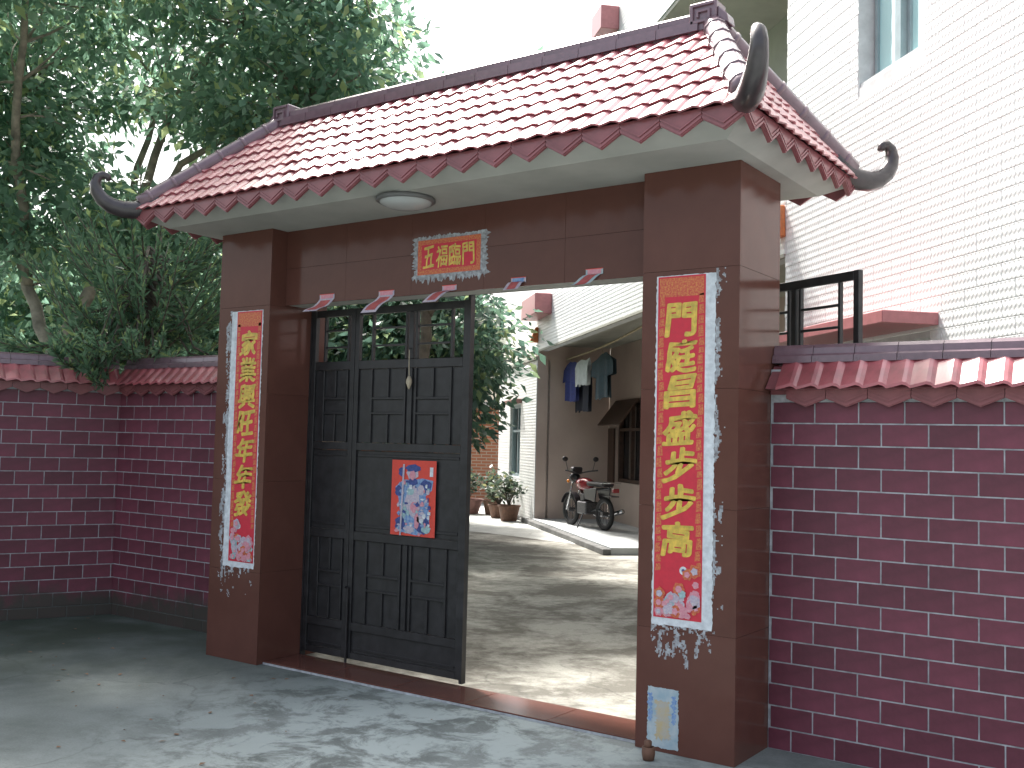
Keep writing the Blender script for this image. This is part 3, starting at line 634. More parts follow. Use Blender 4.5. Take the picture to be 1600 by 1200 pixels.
# near block with a window opening and a small ground-floor window
def holed(s0, s1, z0, z1, q0, q1, holes):
    mb = MB(); ss = sorted({s0, s1, *[v for h in holes for v in h[:2]]}); zz = sorted({z0, z1, *[v for h in holes for v in h[2:]]})
    for a, b in zip(ss[:-1], ss[1:]):
        for c, d in zip(zz[:-1], zz[1:]):
            if not any(h[0] <= a and b <= h[1] and h[2] <= c and d <= h[3] for h in holes): mb.box(a, b, q0, q1, c, d)
    return mb
NW = (-.86, .0, 4.16, 6.0); GW = (-.92, .75, 1.0, 2.2)
near = part('near_wall', holed(-7, 1.2, 0, HT, Q0-.25, Q0-.005, [NW, GW]), 'house_grout', house)
far = part('far_wall', holed(11.2, 15.0, 0, 2.96, Q0-.25, Q0-.005, [(12.62, 13.7, .78, 2.2)]), 'house_grout', house)
par = part('balcony_parapet', MB().box(1.2, 11.4, Q0-.2, Q0-.005, 3.12, 4.55), 'house_grout', house)
par2 = part('roof_parapet', MB().box(1.2, 11.4, Q0-.2, Q0-.005, 6.6, 8.1), 'house_grout', house)
part('porch_ceiling', MB().box(1.2, 11.4, QB-.2, Q0-.21, 3.22, 3.30), 'grey_plaster', house)
part('balcony_ceiling', MB().box(1.2, 11.4, QB-.2, Q0-.014, 6.55, 6.595), 'grey_plaster', house)
part('porch_back_wall', holed(1.2, 11.19, .1, 3.219, QB-.2, QB, [(9.35, 10.75, .8, 2.25)]), 'brown_plaster', house)
part('balcony_back_wall', MB().box(1.2, 11.4, QB-.2, QB, 3.301, 6.549), 'grey_plaster', house)
part('porch_end_wall', MB().box(11.2, 11.4, QB, Q0-.21, .0, 3.219).box(11.196, 11.4, Q0-.21, Q0-.013, .0, 3.118), 'brown_plaster', house)
part('near_end_wall', MB().box(1.0, 1.198, QB-3, Q0-.251, 0, HT), 'grey_plaster', house)
part('porch_floor', MB().box(6.15, 11.195, QB, -4.36, .0, .10), 'porch_floor', house)
part('porch_kerb', MB().box(6.15, 11.6, -4.36, -4.25, .0, .085).box(11.6, 15, -4.36, -4.28, 0, .05), 'curb', house, bevel=.01)
part('porch_edge_trim', MB().box(1.2, 11.4, Q0-.02, Q0+.012, 3.095, 3.125), 'grey_plaster', house)
part('eave_trim', MB().box(11.2, 15.1, Q0-.05, Q0+.06, 2.965, 3.02), 'grey_plaster', house)
# white tiles: the largest 300 in view are parts, the rest one joined sheet
TW, TH = .235, .1085
cand = []
def tiles_on(s0, s1, z0, z1, host, holes):
    k = 0; z = z0
    while z < z1-.01:
        zt = min(z+TH, z1); s = s0-(TW/2 if k % 2 else 0)
        while s < s1-.005:
            a, b = max(s, s0), min(s+TW, s1)
            if b-a > .02 and not any(a < h[1]-.002 and b > h[0]+.002 and z < h[3]-.002 and zt > h[2]+.002 for h in holes):
                p = hx*((a+b)/2)+hn*Q0+Vector((0, 0, (z+zt)/2)); d = p-CAM; dep = d.dot(f); px = 800+FPX*d.dot(rr)/dep if dep > .2 else -1; pyy = 600-FPX*d.dot(uu)/dep if dep > .2 else -1
                vis = dep > 0 and 1225 < px < 1620 and -20 < pyy < 560
                cand.append((0 if vis else 1, d.length, a, b, z, zt, host))
            elif b-a > .02:                              # cut round an opening
                for h in holes:
                    for a2, b2 in ((a, min(b, h[0])), (max(a, h[1]), b)):
                        if b2-a2 > .02 and z < h[3]-.002 and zt > h[2]+.002: cand.append((1, 99, a2, b2, z, zt, host))
            s += TW
        z += TH; k += 1
tiles_on(-3.4, 1.2, 1.7, 7.0, near, [NW, GW]); tiles_on(1.2, 11.4, 3.126, 4.55, par, []); tiles_on(11.2, 15, .05, 2.96, far, [(12.62, 13.7, .78, 2.2)]); tiles_on(1.2, 11.4, 6.6, 8.1, par2, [])
cand.sort(key=lambda c: c[:2]); TME = {}; rest = {}
for i, (v, d, a, b, z, zt, host) in enumerate(cand):
    if i < 300 and v == 0:
        k = (round(b-a, 3), round(zt-z, 3))
        if k not in TME: TME[k] = make_mesh('white_tile', MB().box(-(b-a)/2+.002, (b-a)/2-.002, -.006, .006, -(zt-z)/2+.002, (zt-z)/2-.002), 'white_tile', bevel=.002)
        inst('wall_tile', TME[k], ((a+b)/2, Q0-.006, (z+zt)/2), host)
    else: rest.setdefault(host.name, (host, MB()))[1].box(a+.002, b-.002, Q0-.0118, Q0, z+.002, zt-.002)
for host, mb in rest.values(): part('distant_wall_tiles', mb, 'white_tile', host, kind='stuff', fix=False)
def cover(mb, s0, s1, z0, z1): return mb.box(s0, s1, Q0-.0118, Q0, z0, z1)
# upper window of the near block
wn = part('window', MB().box(NW[0]+.001, NW[1]-.001, Q0-.22, Q0-.19, NW[2]+.001, NW[3]-.001), 'glass_dark', house)
for a, b in ((-.84, -.46), (-.38, -.03)):
    sh = part('sash', MB().box(a, a+.035, Q0-.16, Q0-.12, 4.2, 5.98).box(b-.035, b, Q0-.16, Q0-.12, 4.2, 5.98).box(a+.0355, b-.0355, Q0-.155, Q0-.125, 4.2, 4.24), 'window_frame', wn)
    part('pane', MB().box(a+.036, b-.036, Q0-.145, Q0-.139, 4.241, 5.98), 'glass', wn)
part('window_sill', MB().box(-.855, -.005, Q0-.18, Q0-.02, 4.161, 4.199), 'white_cloth', wn)
part('mullion', MB().box(-.455, -.385, Q0-.15, Q0-.07, 4.2, 5.98), 'window_frame', wn)
# canopies
cn = part('window_canopy', MB().box(-1.02, 1.15, Q0+.0, Q0+.40, 2.27, 2.35), 'pink_tile', house, bevel=.004)
part('window', MB().box(GW[0]+.001, GW[1]-.001, Q0-.2, Q0-.17, GW[2]+.001, GW[3]-.001), 'glass_dark', house)
part('parapet_planter', MB().box(10.1, 11.3, Q0+.001, Q0+.30, 3.67, 4.02), 'pink_tile', house, bevel=.01)
part('parapet_planter', MB().box(6.35, 6.85, Q0+.001, Q0+.26, 7.15, 7.48), 'pink_tile', house, bevel=.01)
for s in (1.24, 11.2):
    part('corner_bracket', MB().add([(s-.06, Q0+.001, 3.27), (s+.06, Q0+.001, 3.27), (s-.06, Q0+.16, 3.27), (s+.06, Q0+.16, 3.27), (s-.04, Q0+.001, 3.55), (s+.04, Q0+.001, 3.55), (s-.04, Q0+.05, 3.55), (s+.04, Q0+.05, 3.55)],
         [(0, 1, 3, 2), (4, 6, 7, 5), (0, 2, 6, 4), (1, 5, 7, 3), (2, 3, 7, 6), (0, 4, 5, 1)]), 'orange_glaze', house, bevel=.008)
# porch window with an awning shutter, narrow window beyond
def simple_window(s0, s1, z0, z1, q, fr_):
    o = part('window', MB().box(s0+.001, s1-.001, q-.16, q-.14, z0+.001, z1-.001), 'glass_dark', house)
    part('frame', MB().box(s0+.001, s0+.06, q-.13, q-.05, z0+.001, z1-.001).box(s1-.06, s1-.001, q-.13, q-.05, z0+.001, z1-.001).box(s0+.061, s1-.061, q-.13, q-.05, z0+.001, z0+.06).box(s0+.061, s1-.061, q-.13, q-.05, z1-.06, z1-.001), fr_, o)
    part('mullion', MB().box((s0+s1)/2-.03, (s0+s1)/2+.03, q-.12, q-.06, z0+.061, z1-.061), fr_, o)
    part('transom', MB().box(s0+.061, (s0+s1)/2-.031, q-.12, q-.06, z0+(z1-z0)*.62, z0+(z1-z0)*.62+.05).box((s0+s1)/2+.031, s1-.061, q-.12, q-.06, z0+(z1-z0)*.62, z0+(z1-z0)*.62+.05), fr_, o)
    return o
simple_window(12.62, 13.7, .78, 2.2, Q0, 'window_frame')
part('window_hood', MB().box(12.5, 13.8, Q0+.001, Q0+.12, 2.22, 2.30), 'terracotta', house, bevel=.006)
pw = simple_window(9.35, 10.75, .8, 2.25, QB, 'dark_wood')
part('shutter', MB().box(10.76, 11.12, QB+.004, QB+.04, .78, 1.75), 'dark_wood', pw, bevel=.004)
part('awning_shutter', MB().add([(9.4, QB+.01, 2.22), (10.7, QB+.01, 2.22), (10.7, QB+.34, 1.78), (9.4, QB+.34, 1.78), (9.4, QB+.03, 2.24), (10.7, QB+.03, 2.24), (10.7, QB+.36, 1.80), (9.4, QB+.36, 1.80)], [(0, 1, 2, 3), (4, 7, 6, 5), (0, 4, 5, 1), (1, 5, 6, 2), (2, 6, 7, 3), (3, 7, 4, 0)]), 'dark_wood', pw)

# ================================================================== things in the porch
def hw(s, q, z=0): p = hx*s+hn*q; return Vector((p.x, p.y, z))
def motorcycle(loc, rotz):
    """local x forward"""
    t = thing('motorcycle', 'small red and black motorcycle parked on the shaded porch', 'motorcycle', (0, 0, 0), world=loc, rotz=rotz)
    for x in (.62, -.60):
        wh = part('wheel', MB().tube([(x, -.06, .28), (x, .06, .28)], .035, 12), 'engine', t)
        ring = [(x+.245*math.cos(a), 0, .28+.245*math.sin(a)) for a in np.linspace(0, 2*math.pi, 33)]
        part('tyre', MB().tube(ring, .042, 10, False), 'rubber', wh, smooth=True)
        ring = [(x+.205*math.cos(a), 0, .28+.205*math.sin(a)) for a in np.linspace(0, 2*math.pi, 33)]
        part('rim', MB().tube(ring, .014, 8, False), 'engine', wh, smooth=True)
        sp = MB()
        for k in range(10):
            a = 2*math.pi*k/10; sp.tube([(x, .02*(-1)**k, .28), (x+.2*math.cos(a), 0, .28+.2*math.sin(a))], .005, 5)
        part('spokes', sp, 'engine', wh)
    part('fork', MB().tube([(.62, .09, .28), (.42, .09, .78)], .02).tube([(.62, -.09, .28), (.42, -.09, .78)], .02), 'chrome', t, smooth=True)
    fm = [(.62+.31*math.cos(a), .28+.31*math.sin(a)) for a in np.linspace(R(20), R(150), 10)]
    mb = MB(); vs = [(x, y, z) for x, z in fm for y in (-.06, .06)]+[(x, y, z+.012) for x, z in fm for y in (-.06, .06)]
    fs = [(2*i, 2*i+1, 2*i+3, 2*i+2) for i in range(9)]+[(20+2*i, 22+2*i, 23+2*i, 21+2*i) for i in range(9)]+[(2*i, 2*i+2, 22+2*i, 20+2*i) for i in range(9)]+[(2*i+1, 21+2*i, 23+2*i, 2*i+3) for i in range(9)]
    part('front_mudguard', mb.add(vs, fs), 'moto_black', t); part('rear_mudguard', MB().box(-.95, -.55, -.07, .07, .585, .6), 'moto_black', t)
    part('frame', MB().tube([(.38, 0, .82), (.15, 0, .5), (-.15, 0, .3), (-.35, 0, .35), (-.6, .0, .28)], .025).tube([(.36, 0, .75), (-.2, 0, .68), (-.75, 0, .72)], .022), 'engine', t, smooth=True)
    part('engine', MB().box(-.15, .18, -.13, .13, .24, .46).box(-.02, .14, -.09, .09, .46, .6), 'engine', t, bevel=.02)
    part('fuel_tank', MB().sphere((.12, 0, .76), (.27, .13, .12), 16, 10), 'moto_red', t, smooth=True)
    part('seat', MB().box(-.72, -.12, -.12, .12, .74, .82), 'seat_black', t, bevel=.03)
    for y in (-.14, .14): part('side_panel', MB().prism([(-.5, .48), (-.15, .52), (-.1, .68), (-.55, .72)], y-.012, y+.012), 'moto_black', t, bevel=.005)
    part('headlight', MB().lathe([(0, .12), (.085, .1), (.10, .03), (.07, -.05), (0, -.08)], (.47, 0, .86), 16, 'x'), 'moto_black', t, smooth=True)
    part('headlight_lens', MB().lathe([(0, .128), (.05, .124), (.08, .106)], (.47, 0, .86), 16, 'x'), 'lamp_clear', t, smooth=True)
    part('windscreen', MB().prism([(.40, .92), (.52, .95), (.50, 1.06), (.38, 1.05)], -.1, .1), 'moto_black', t, bevel=.02)
    part('handlebar', MB().tube([(.24, .33, 1.0), (.34, .2, .98), (.38, 0, .94), (.34, -.2, .98), (.24, -.33, 1.0)], .013), 'engine', t, smooth=True)
    for y in (-.3, .3):
        part('mirror_stalk', MB().tube([(.3, y*.85, 1.0), (.3, y, 1.16)], .006), 'engine', t)
        part('mirror', MB().sphere((.3, y*1.05, 1.2), (.018, .06, .045), 10, 6), 'moto_black', t, smooth=True)
        part('indicator', MB().sphere((.45, y*.55, .8), .03, 8, 6), 'indicator', t, smooth=True)
    part('exhaust', MB().tube([(.12, -.15, .4), (.2, -.17, .26), (.0, -.18, .2), (-.4, -.18, .24), (-.9, -.18, .34)], [.018, .018, .02, .035, .042]), 'chrome', t, smooth=True)
    part('rear_rack', MB().tube([(-.6, .1, .8), (-.95, .1, .82), (-.95, -.1, .82), (-.6, -.1, .8)], .01), 'chrome', t)
    part('tail_lamp', MB().box(-.98, -.93, -.06, .06, .66, .73), 'moto_red', t, bevel=.01)
    part('side_stand', MB().tube([(-.05, .12, .25), (-.1, .26, .01)], .012), 'engine', t)
    return t
pm = hw(9.35, -4.9, .1)
d_ = (hw(9.75, -4.80)-hw(8.75, -5.05)).normalized()
motorcycle(pm, math.atan2(d_.y, d_.x)).scale = (.92, .92, .92)
# bamboo pole and washing
pA, pB = hw(11.1, -4.92, 2.98), hw(6.0, -4.88, 3.14)
single('clothes_pole', MB().tube([pA.lerp(pB, t_) - Vector((0, 0, .06*math.sin(math.pi*t_))) for t_ in np.linspace(0, 1, 10)], .018, 8), 'bamboo', 'pale bamboo drying pole slung under the porch ceiling', 'pole', smooth=True)
def garment(name, label, s0, s1, outline, m, q=-5.05, z0=2.6, seed=1):
    """cloth cut to an outline (u 0-1 across, v down in metres), hung with folds and a front and a back layer"""
    t = thing(name, label, 'laundry', (0, 0, 0), 'washing on the porch pole', world=hw(s0, q, z0), rotz=HR); W_ = s1-s0
    for nm, yo in (('front_layer', .03), ('back_layer', -.03)):
        mb = MB(); n = 12
        for (v0, a0_, b0_), (v1, a1_, b1_) in zip(outline[:-1], outline[1:]):
            vs = []
            for v, a_, b_ in ((v0, a0_, b0_), (v1, a1_, b1_)):
                for k in range(n+1):
                    u_ = a_+(b_-a_)*k/n; vs.append((u_*W_, yo*(min(1, v/.1))+.018*math.sin(u_*17+seed)*min(1, v*4), -v+.015*math.sin(u_*9+seed)))
            mb.add(vs, [(k, k+1, n+2+k, n+1+k) for k in range(n)])
        part(nm, mb, m, t, smooth=True, fix=False)
    part('peg_loop', MB().tube([(W_*.5, 0, .0), (W_*.5, .03, .045), (W_*.5, 0, .075), (W_*.5, -.03, .045), (W_*.5, 0, 0)], .006, 6), 'bamboo', t)
    return t
shirt_o = [(0, .35, .65), (.05, .2, .8), (.12, .0, 1.), (.34, -.05, 1.05), (.36, .18, .82), (.7, .16, .84)]
garment('hanging_shirt', 'royal blue shirt hanging leftmost on the porch drying pole', 10.05, 11.1, shirt_o, 'blue_cloth', q=-4.9, z0=2.90, seed=1)
garment('hanging_towel', 'white towel hanging between the blue and the teal clothes', 9.25, 10.1, [(0, 0, 1), (.1, 0, 1), (.2, .01, .99), (.42, .0, .98)], 'white_cloth', q=-4.86, z0=2.86, seed=2)
garment('hanging_trousers', 'dark navy trousers hanging low behind the blue shirt', 9.75, 10.8, [(0, .1, .9), (.3, .1, .9), (.5, .08, .92), (.86, .1, .9)], 'navy_cloth', q=-5.02, z0=2.88, seed=3)
garment('hanging_shirt', 'dull teal shirt hanging right of the white towel', 8.0, 9.15, shirt_o, 'teal_cloth', q=-4.9, z0=2.88, seed=4)

# ================================================================== far end of the courtyard
bs = thing('brick_shed', 'small orange brick shed at the far end of the courtyard', 'shed', (0, 0, 0), world=(*HP(19.5, -3.5), 0), rotz=HR-R(90))
part('wall', MB().box(-3, 3.2, -2.0, 0, 0, 2.3), 'far_brick', bs)
part('roof', MB().box(-3.2, 3.4, -2.2, .25, 2.3, 2.42), 'tin', bs); part('doorway', MB().box(1.9, 2.5, .001, .02, 0, 1.9), 'dark_wood', bs)
for i, (a, b, l) in enumerate((((17.9, -2.45, 0), (18.6, -2.5, 2.2), 'tall bamboo pole propped upright by the brick shed'), ((18.5, -3.4, 1.2), (18.9, -3.1, 1.75), 'short pale board nailed slanting on the brick shed'), ((18.2, -3.5, .0), (18.9, -3.15, 1.0), 'bamboo pole leaning low against the brick shed'))):
    single('bamboo_pole', MB().tube([hw(*a), hw(*b)], .028, 8), 'bamboo', l, 'pole', 'poles around the brick shed', smooth=True)
def potplant(label, s, q, r_, h, nl, spread, kind='terracotta', size=.13, zb=0.01):
    p = hw(s, q, 0); t = thing('potted_plant', label, 'plant', (p.x, p.y, 0), 'pots along the house wall')
    pot = part('pot', MB().lathe([(0, zb), (r_*.72, zb), (r_, h*.92), (r_*1.08, h*.92), (r_*1.08, h), (r_*.94, h), (r_*.9, h*.86), (0, h*.86)], (p.x, p.y, 0), 18), kind, t, smooth=False)
    mb = MB(); st = MB(); rs = random.Random(int(s*100))
    for i in range(nl//8):
        a = rs.uniform(0, 6.28); tp = Vector((p.x+math.cos(a)*spread*rs.random(), p.y+math.sin(a)*spread*rs.random(), h+spread*rs.uniform(.5, 1.5)))
        st.tube([(p.x, p.y, h*.85), (Vector((p.x, p.y, h))+tp)/2+Vector((0, 0, .03)), tp], .006, 5)
        for k in range(8):
            c = tp + Vector((rs.gauss(0, .07), rs.gauss(0, .07), rs.gauss(0, .07))); d = Vector((rs.gauss(0, 1), rs.gauss(0, 1), rs.gauss(.1, .6))).normalized()*size; sd_ = d.cross(Vector((rs.gauss(0, 1), rs.gauss(0, 1), 1))).normalized()*size*.24
            mb.add([c, c+d*.5+sd_, c+d, c+d*.5-sd_], [(0, 1, 2, 3)])
    part('stems', st, 'bark', t); part('foliage', mb, 'leaf_pot', t, fix=False)
potplant('pinkish clay planter with low bright green leaves by the apron', 13.6, -3.55, .30, .30, 220, .28)
potplant('bushy plant in a clay pot nearest the porch kerb', 11.75, -4.05, .2, .3, 200, .30, 'clay')
potplant('spreading plant in a dark pot under the narrow window', 12.55, -4.0, .2, .26, 200, .28, 'clay')
potplant('tall thin plant in a pot between the planter and the narrow window', 13.3, -4.0, .18, .3, 160, .36, 'clay')
p = hw(15.6, -3.0)
ct = thing('hand_cart', 'old wooden hand cart loaded by the brick shed', 'cart', (0, 0, 0), world=p, rotz=HR+R(80))
part('bed', MB().box(-.6, .6, -.35, .35, .55, .62), 'old_wood', ct, bevel=.005)
for y in (-.36, .36): part('side_rail', MB().box(-.62, .95, y-.03, y+.03, .62, .68), 'old_wood', ct)
for y in (-.42, .42):
    ring = [(.0+.27*math.cos(a), y, .28+.27*math.sin(a)) for a in np.linspace(0, 2*math.pi, 25)]
    part('wheel', MB().tube(ring, .028, 8, False).tube([(0, y-.04, .28), (0, y+.04, .28)], .04, 10).tube([(-.25, y, .28), (.25, y, .28)], .012, 5).tube([(0, y, .03), (0, y, .53)], .012, 5), 'rubber', ct, smooth=True)
part('axle', MB().tube([(0, -.38, .28), (0, .38, .28)], .02, 8).box(-.04, .04, -.3, .3, .29, .549), 'engine', ct)
part('prop_leg', MB().box(.5, .56, -.03, .03, .0, .549), 'old_wood', ct); part('sacks', MB().sphere((-.2, 0, .74), (.35, .28, .13), 12, 8), 'old_wood', ct, smooth=True)

# ================================================================== trees
def leaves_np(cent, dirs, L_, W_, rs):
    n = len(cent); d = dirs/np.linalg.norm(dirs, axis=1, keepdims=True)
    a = rs.normal(size=(n, 3)); s = np.cross(d, a); s /= np.linalg.norm(s, axis=1, keepdims=True)+1e-9; up = np.cross(s, d)
    L1 = (L_*rs.uniform(.5, 1.35, n))[:, None]; W1 = W_*L1/L_*rs.uniform(.8, 1.25, n)[:, None]
    b = cent; t = cent+d*L1; m = cent+d*L1*.45
    v = np.stack([b, m+s*W1+up*W1*.35, t-up*L1*.08, m-s*W1+up*W1*.35], 1).reshape(-1, 3)
    return v, np.arange(4*n).reshape(-1, 4)
def leaf_obj(name, v, q, m, parent):
    c = (v.min(0)+v.max(0))/2; me = bpy.data.meshes.new(name); n = len(q)
    me.vertices.add(len(v)); me.vertices.foreach_set('co', (v-c).astype(np.float32).ravel()); me.loops.add(4*n); me.loops.foreach_set('vertex_index', q.astype(np.int32).ravel())
    me.polygons.add(n); me.polygons.foreach_set('loop_start', np.arange(0, 4*n, 4, dtype=np.int32)); me.polygons.foreach_set('loop_total', np.full(n, 4, dtype=np.int32)); me.update(); me.validate()
    me.materials.append(MATS[m]); o = bpy.data.objects.new(name, me); col.objects.link(o); o.parent = parent; CEN[o.name] = Vector(c); o.location = Vector(c)-CEN[parent.name]; return o
def bend(a, b, n=6, sag=.1, rs=None):
    a, b = Vector(a), Vector(b); k = (b-a).length*sag; o = Vector((rs.normal(), rs.normal(), rs.normal()*.5))*k
    return [a.lerp(b, t)+o*math.sin(math.pi*t) for t in np.linspace(0, 1, n)]
def tree(label, base, limbs, lobes, nclump, nleaf, seed, leafm='leaf', barkm='bark', L_=.10, W_=.02, cr=.30, gaps=(), name='broadleaf_tree', group=None, trunk_r=.1, droop=.7):
    """limbs: polylines with start radius; lobes: (centre, radii, weight); gaps: (centre, radius) kept thin"""
    rs = np.random.default_rng(seed); t = thing(name, label, 'tree', base, group)
    wood = MB(); pts = []
    for path, r0_ in limbs:
        P = [Vector(p) for p in path]; n = len(P); fine = []
        for i in range(n-1):
            for k in range(4): fine.append(P[i].lerp(P[i+1], k/4)+Vector(rs.normal(size=3))*.02)
        fine.append(P[-1]); wood.tube(fine, list(np.linspace(r0_, r0_*.45, len(fine))), 9); pts += fine[len(fine)//3:]
    pts = [p for p in pts]; wts = np.array([l[2] for l in lobes], float); wts /= wts.sum(); C_ = []; D_ = []; k = 0; tries = 0
    PA = np.array([p[:] for p in pts])
    while k < nclump and tries < nclump*6:
        tries += 1; l = lobes[rs.choice(len(lobes), p=wts)]; u = rs.normal(size=3); u /= np.linalg.norm(u); c = np.array(l[0])+u*np.array(l[1])*rs.uniform(.25, 1)**.45
        if any(np.linalg.norm(c-np.array(g[0])) < g[1] and rs.random() < .9 for g in gaps): continue
        k += 1; j = np.argmin(np.linalg.norm(PA-c, axis=1)+rs.uniform(0, .4, len(PA))); q = PA[j]
        if rs.random() < .55: wood.tube(bend(q, c, 5, .12, rs), [.018, .014, .011, .008, .004], 5)
        n = int(nleaf*rs.uniform(.5, 1.4)); off = np.clip(rs.normal(size=(n, 3)), -1.5, 1.5)*np.array([cr, cr, cr*.62]); C_.append(c+off)
        dd = off/cr+rs.normal(size=(n, 3))*.8; dd[:, 2] -= droop; D_.append(dd)
    part('trunk', wood, barkm, t, smooth=True, fix=False)
    v, q = leaves_np(np.concatenate(C_), np.concatenate(D_), L_, W_, rs); leaf_obj('crown', v, q, leafm, t); return t
T_ = lambda L: [([(x-.65, y-.45, z) for x, y, z in p], r_) for p, r_ in L]
tree('tall broadleaf tree with pale forked limbs behind the short red wall', (-4.95, 1.65, 0),
     T_([([(-4.3, 2.1, 0), (-4.3, 2.1, 1.2), (-4.35, 2.1, 2.3)], .13), ([(-4.35, 2.1, 2.2), (-4.75, 2.0, 3.0), (-5.2, 1.9, 4.2), (-5.3, 2.2, 5.4)], .075), ([(-4.35, 2.1, 2.25), (-4.1, 2.4, 3.1), (-3.9, 2.7, 3.9), (-3.7, 3.0, 5.2)], .085),
      ([(-3.9, 2.7, 3.9), (-3.3, 3.1, 4.6), (-2.4, 3.7, 5.2)], .05), ([(-4.1, 2.4, 3.1), (-4.4, 3.0, 4.2), (-4.5, 3.4, 5.6)], .06), ([(-3.7, 3.0, 5.2), (-2.6, 3.2, 6.2), (-2.0, 3.4, 6.6)], .05), ([(-4.75, 2.0, 3.0), (-4.1, 1.4, 4.6), (-3.2, 1.0, 5.9)], .06), ([(-3.2, 1.0, 5.9), (-2.2, .9, 6.0), (-1.1, .85, 5.9)], .03)]),
     [((-4.6, 2.4, 6.1), (1.9, 1.6, 1.15), 4.4), ((-3.3, 2.9, 6.0), (1.3, 1.3, 1.2), 3.4), ((-2.75, 3.35, 5.6), (.95, 1.0, 1.1), 2.5), ((-3.5, .7, 6.1), (1.4, 1.0, .7), 2.2), ((-1.8, .4, 5.85), (1.05, .9, .6), 2.6), ((-5.6, 1.6, 4.9), (.9, .8, .7), 1.3), ((-3.6, 2.7, 4.75), (1.2, .8, .35), 1.5), ((-5.4, 1.6, 4.0), (1.0, .8, .9), 2.6), ((-4.5, 2.2, 3.8), (.9, .7, .7), 1.8), ((-5.9, 1.4, 5.7), (.9, .9, .8), 1.6)],  # forward lobes extended above the view to shade the street and left roof
     690, 56, 21, cr=.21, L_=.14, W_=.03, gaps=(((-4.6, 2.0, 5.2), .6), ((-4.1, 2.3, 4.3), .5), ((-5.3, 1.7, 5.6), .4), ((-5.0, 1.9, 4.4), .5), ((-3.4, 2.9, 5.0), .5), ((-3.8, 2.2, 5.4), .4), ((-4.4, 2.6, 4.6), .5)), barkm='bark_pale', group='trees behind the left-hand walls')
tree('dark dense tree filling the gap behind the short red wall', (-4.9, 6.2, 0), [([(-4.9, 6.2, 0), (-4.9, 6.2, 1.5), (-4.8, 6.2, 3.0)], .12), ([(-4.9, 6.2, 1.2), (-5.8, 6.2, 2.4)], .06), ([(-4.9, 6.2, 1.4), (-3.8, 6.4, 2.5)], .06)],
     [((-5.2, 6.2, 2.9), (1.7, 1.1, 1.2), 3), ((-6.8, 5.6, 2.7), (1.4, 1.0, 1.2), 2), ((-3.9, 6.4, 2.7), (1.2, 1.0, 1.2), 2)], 330, 90, 33, 'leaf_dark', cr=.3, L_=.15, W_=.033, group='trees behind the left-hand walls')
tree('yellowish green bush tree further behind the pale forked tree', (-8.2, 4.3, 0), [([(-8.2, 4.3, 0), (-8.2, 4.3, 1.6), (-8.0, 4.4, 3.0)], .12), ([(-8.2, 4.3, 1.2), (-7.3, 4.6, 2.6)], .06)],
     [((-8.2, 4.3, 3.0), (1.7, 1.4, 1.5), 3), ((-7.0, 4.8, 2.6), (1.3, 1.1, 1.4), 2.4), ((-9.2, 3.0, 2.9), (1.3, 1.2, 1.4), 2)], 330, 90, 35, 'leaf', cr=.32, L_=.15, W_=.033, group='trees behind the left-hand walls')
tree('tall dark tree closing the view far behind the left-hand walls', (-9.5, 8.5, 0), [([(-9.5, 8.5, 0), (-9.5, 8.5, 2), (-9.4, 8.5, 4.0)], .18), ([(-9.5, 8.5, 1.6), (-11, 7.3, 3.0)], .08), ([(-9.5, 8.5, 1.6), (-8, 9.3, 3.0)], .08)],
     [((-9.5, 8.5, 3.4), (2.4, 1.5, 1.9), 3), ((-11.8, 6.6, 3.2), (2.2, 1.5, 1.9), 3), ((-7.6, 9.6, 3.2), (1.7, 1.2, 1.8), 2)], 420, 90, 37, 'leaf_dark', cr=.38, L_=.2, W_=.05, group='trees behind the left-hand walls')
tree('dense evergreen hanging low over the courtyard behind the closed gate leaf', (-5.3, 8.2, 0), [([(-5.3, 8.2, 0), (-5.3, 8.2, 1.5), (-5.1, 8.2, 3.2)], .13), ([(-5.3, 8.2, 1.5), (-4.6, 7.5, 2.6)], .06), ([(-5.3, 8.2, 1.6), (-6.0, 8.4, 2.7)], .06)],
     [((-4.75, 7.4, 3.1), (1.0, .9, 1.2), 4), ((-4.55, 7.45, 2.35), (.62, .6, .6), 1.6), ((-5.9, 7.0, 3.0), (1.2, 1.1, 1.2), 3)], 290, 90, 41, 'leaf_dark', cr=.25, L_=.15, W_=.034, group='trees in the courtyard')
tree('shade tree spreading over the courtyard just inside the gateway', (-2.7, 5.0, 0), [([(-2.7, 5.0, 0), (-2.7, 5.0, 2.0), (-2.5, 4.9, 3.4)], .12), ([(-2.6, 4.95, 3.0), (-1.7, 4.6, 3.8), (-.7, 4.3, 4.4)], .06), ([(-2.5, 4.9, 3.4), (-2.6, 5.1, 4.8)], .06)],
     [((-.9, 4.4, 4.45), (1.5, 1.2, .7), 4), ((-2.5, 5.0, 4.4), (1.1, 1.1, .9), 3), ((.5, 4.3, 4.5), (.8, .8, .45), 1)], 240, 90, 45, 'leaf', cr=.24, L_=.14, W_=.03, group='trees in the courtyard')
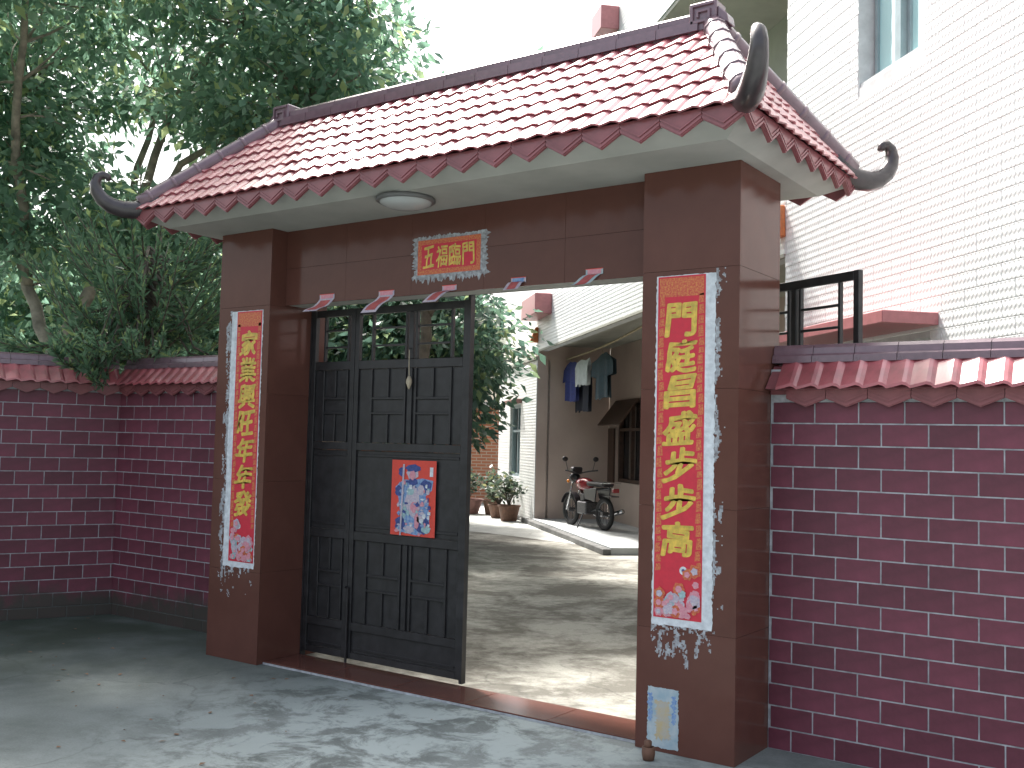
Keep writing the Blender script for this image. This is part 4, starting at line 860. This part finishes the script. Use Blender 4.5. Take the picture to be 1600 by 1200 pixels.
tree('unseen broadleaf tree behind the leaning red wall, crown spread to shade the street', (-5.6, -1.1, 0), [([(-5.6, -1.1, 0), (-5.6, -1.1, 2), (-5.4, -1.1, 3.8)], .14), ([(-5.4, -1.1, 3.6), (-4.4, -1.0, 4.8), (-3.6, -1.0, 5.6)], .07), ([(-5.4, -1.1, 3.8), (-5.6, -.4, 5.4)], .06), ([(-4.4, -1.0, 4.8), (-3.4, -1.9, 5.6)], .05)],
     [((-5.6, -.7, 5.6), (1.5, 1.3, 1.2), 3), ((-3.9, -.9, 5.8), (1.4, 1.2, .9), 3), ((-3.1, -2.2, 5.7), (1.3, 1.2, .8), 3), ((-2.2, -3.2, 5.9), (1.2, 1.2, .7), 2)], 420, 80, 43, 'leaf', cr=.26, L_=.14, W_=.03, group='trees behind the left-hand walls')  # crown out of view, added over the street to keep sun off the paving
# conifer whose long curved arms droop over the wall corner
def conifer(label, base, seed):
    rs = np.random.default_rng(seed); t = thing('conifer', label, 'tree', base); wood = MB(); C_ = []; D_ = []; b = Vector(base)
    wood.tube([b, b+Vector((.05, 0, 1.2)), b+Vector((.02, .05, 2.4)), b+Vector((.1, .1, 3.3))], [.07, .06, .045, .02], 8)
    for i in range(240):
        h = rs.uniform(1.5, 3.1); a = rs.uniform(0, 2*math.pi); ln = rs.uniform(.55, 1.15)*(1.1-.18*h/3.2)
        p0 = b+Vector((.03, .03, h)); d = Vector((math.cos(a), math.sin(a), 0)); path = []
        for s in np.linspace(0, 1, 9):                  # out, sagging, then sweeping up at the tip
            path.append(p0 + d*ln*(s*.95) + Vector((0, 0, ln*(-.85*s+ 1.25*s*s))))
        if i < 90:                                      # arms thrown out over the wall cap
            a = rs.uniform(R(-100), R(10)); d = Vector((math.cos(a), math.sin(a), 0)); h = rs.uniform(2.35, 3.0); ln = rs.uniform(1.0, 1.45); lo = rs.uniform(1.72, 2.1)
            path = [b+Vector((.03, .03, 0))+d*(ln*s_)+Vector((0, 0, zz)) for s_, zz in zip(np.linspace(0, 1, 9), (h, h-.12, h-.22, h*.5+1.08, 2.12+.2*(h-2.35), (2.08+lo)/2+.05, lo, lo+.03, lo+.14))]
        bad = False
        for p in path:
            dr = (p.x-LCX)*math.cos(LA)-(p.y-LCY)*math.sin(LA)
            if p.z < 2.04 and (dr > -.32 or p.y < .8) and not (dr > .16 and p.y < LCY-.16): bad = True
        if bad: continue
        wood.tube(path, list(np.linspace(.014, .004, 9)), 5)
        P = np.array([p[:] for p in path]); m = int(130*ln); s = rs.uniform(.15, 1, m)*8; k = np.minimum(s.astype(int), 7); fr_ = (s-k)[:, None]
        pos = P[k]*(1-fr_)+P[k+1]*fr_; tang = P[k+1]-P[k]; tang /= np.linalg.norm(tang, axis=1, keepdims=True)
        C_.append(pos); D_.append(tang*1.0+rs.normal(size=(m, 3))*.4)
    part('trunk', wood, 'bark', t, smooth=True, fix=False)
    v, q = leaves_np(np.concatenate(C_), np.concatenate(D_), .095, .010, rs); leaf_obj('crown', v, q, 'needle', t)
conifer('dark conifer with long curved arms drooping over the wall corner', (-2.45, .92, 0), 5)

# fallen leaves and grit on the paving
ll = MB(); rs_ = random.Random(9)
for k in range(80):
    if k < 45: x, y = rs_.uniform(-2.0, 1.2), rs_.uniform(-1.6, .35)
    else: x, y = rs_.uniform(-1.2, 3.4), rs_.uniform(-2.4, -.05)
    a = rs_.uniform(0, 6.28); l_ = rs_.uniform(.012, .045); w_ = l_*rs_.uniform(.2, .4); c, s_ = math.cos(a), math.sin(a); z = .004
    if -2.04-(.482-y)*.447 > x-.1 or (LX0-.05 < x < LX1+.05 and y > -.05): continue
    ll.add([(x, y, z), (x+c*l_*.5-s_*w_, y+s_*l_*.5+c*w_, z+rs_.uniform(.001, .006)), (x+c*l_, y+s_*l_, z+.002), (x+c*l_*.5+s_*w_, y+s_*l_*.5-c*w_, z+rs_.uniform(.001, .006))], [(0, 1, 2, 3)])
lo = single('leaf_litter', ll, 'old_wood', 'dry fallen leaves and bits scattered over the street paving', 'leaf litter', fix=False); lo['kind'] = 'stuff'
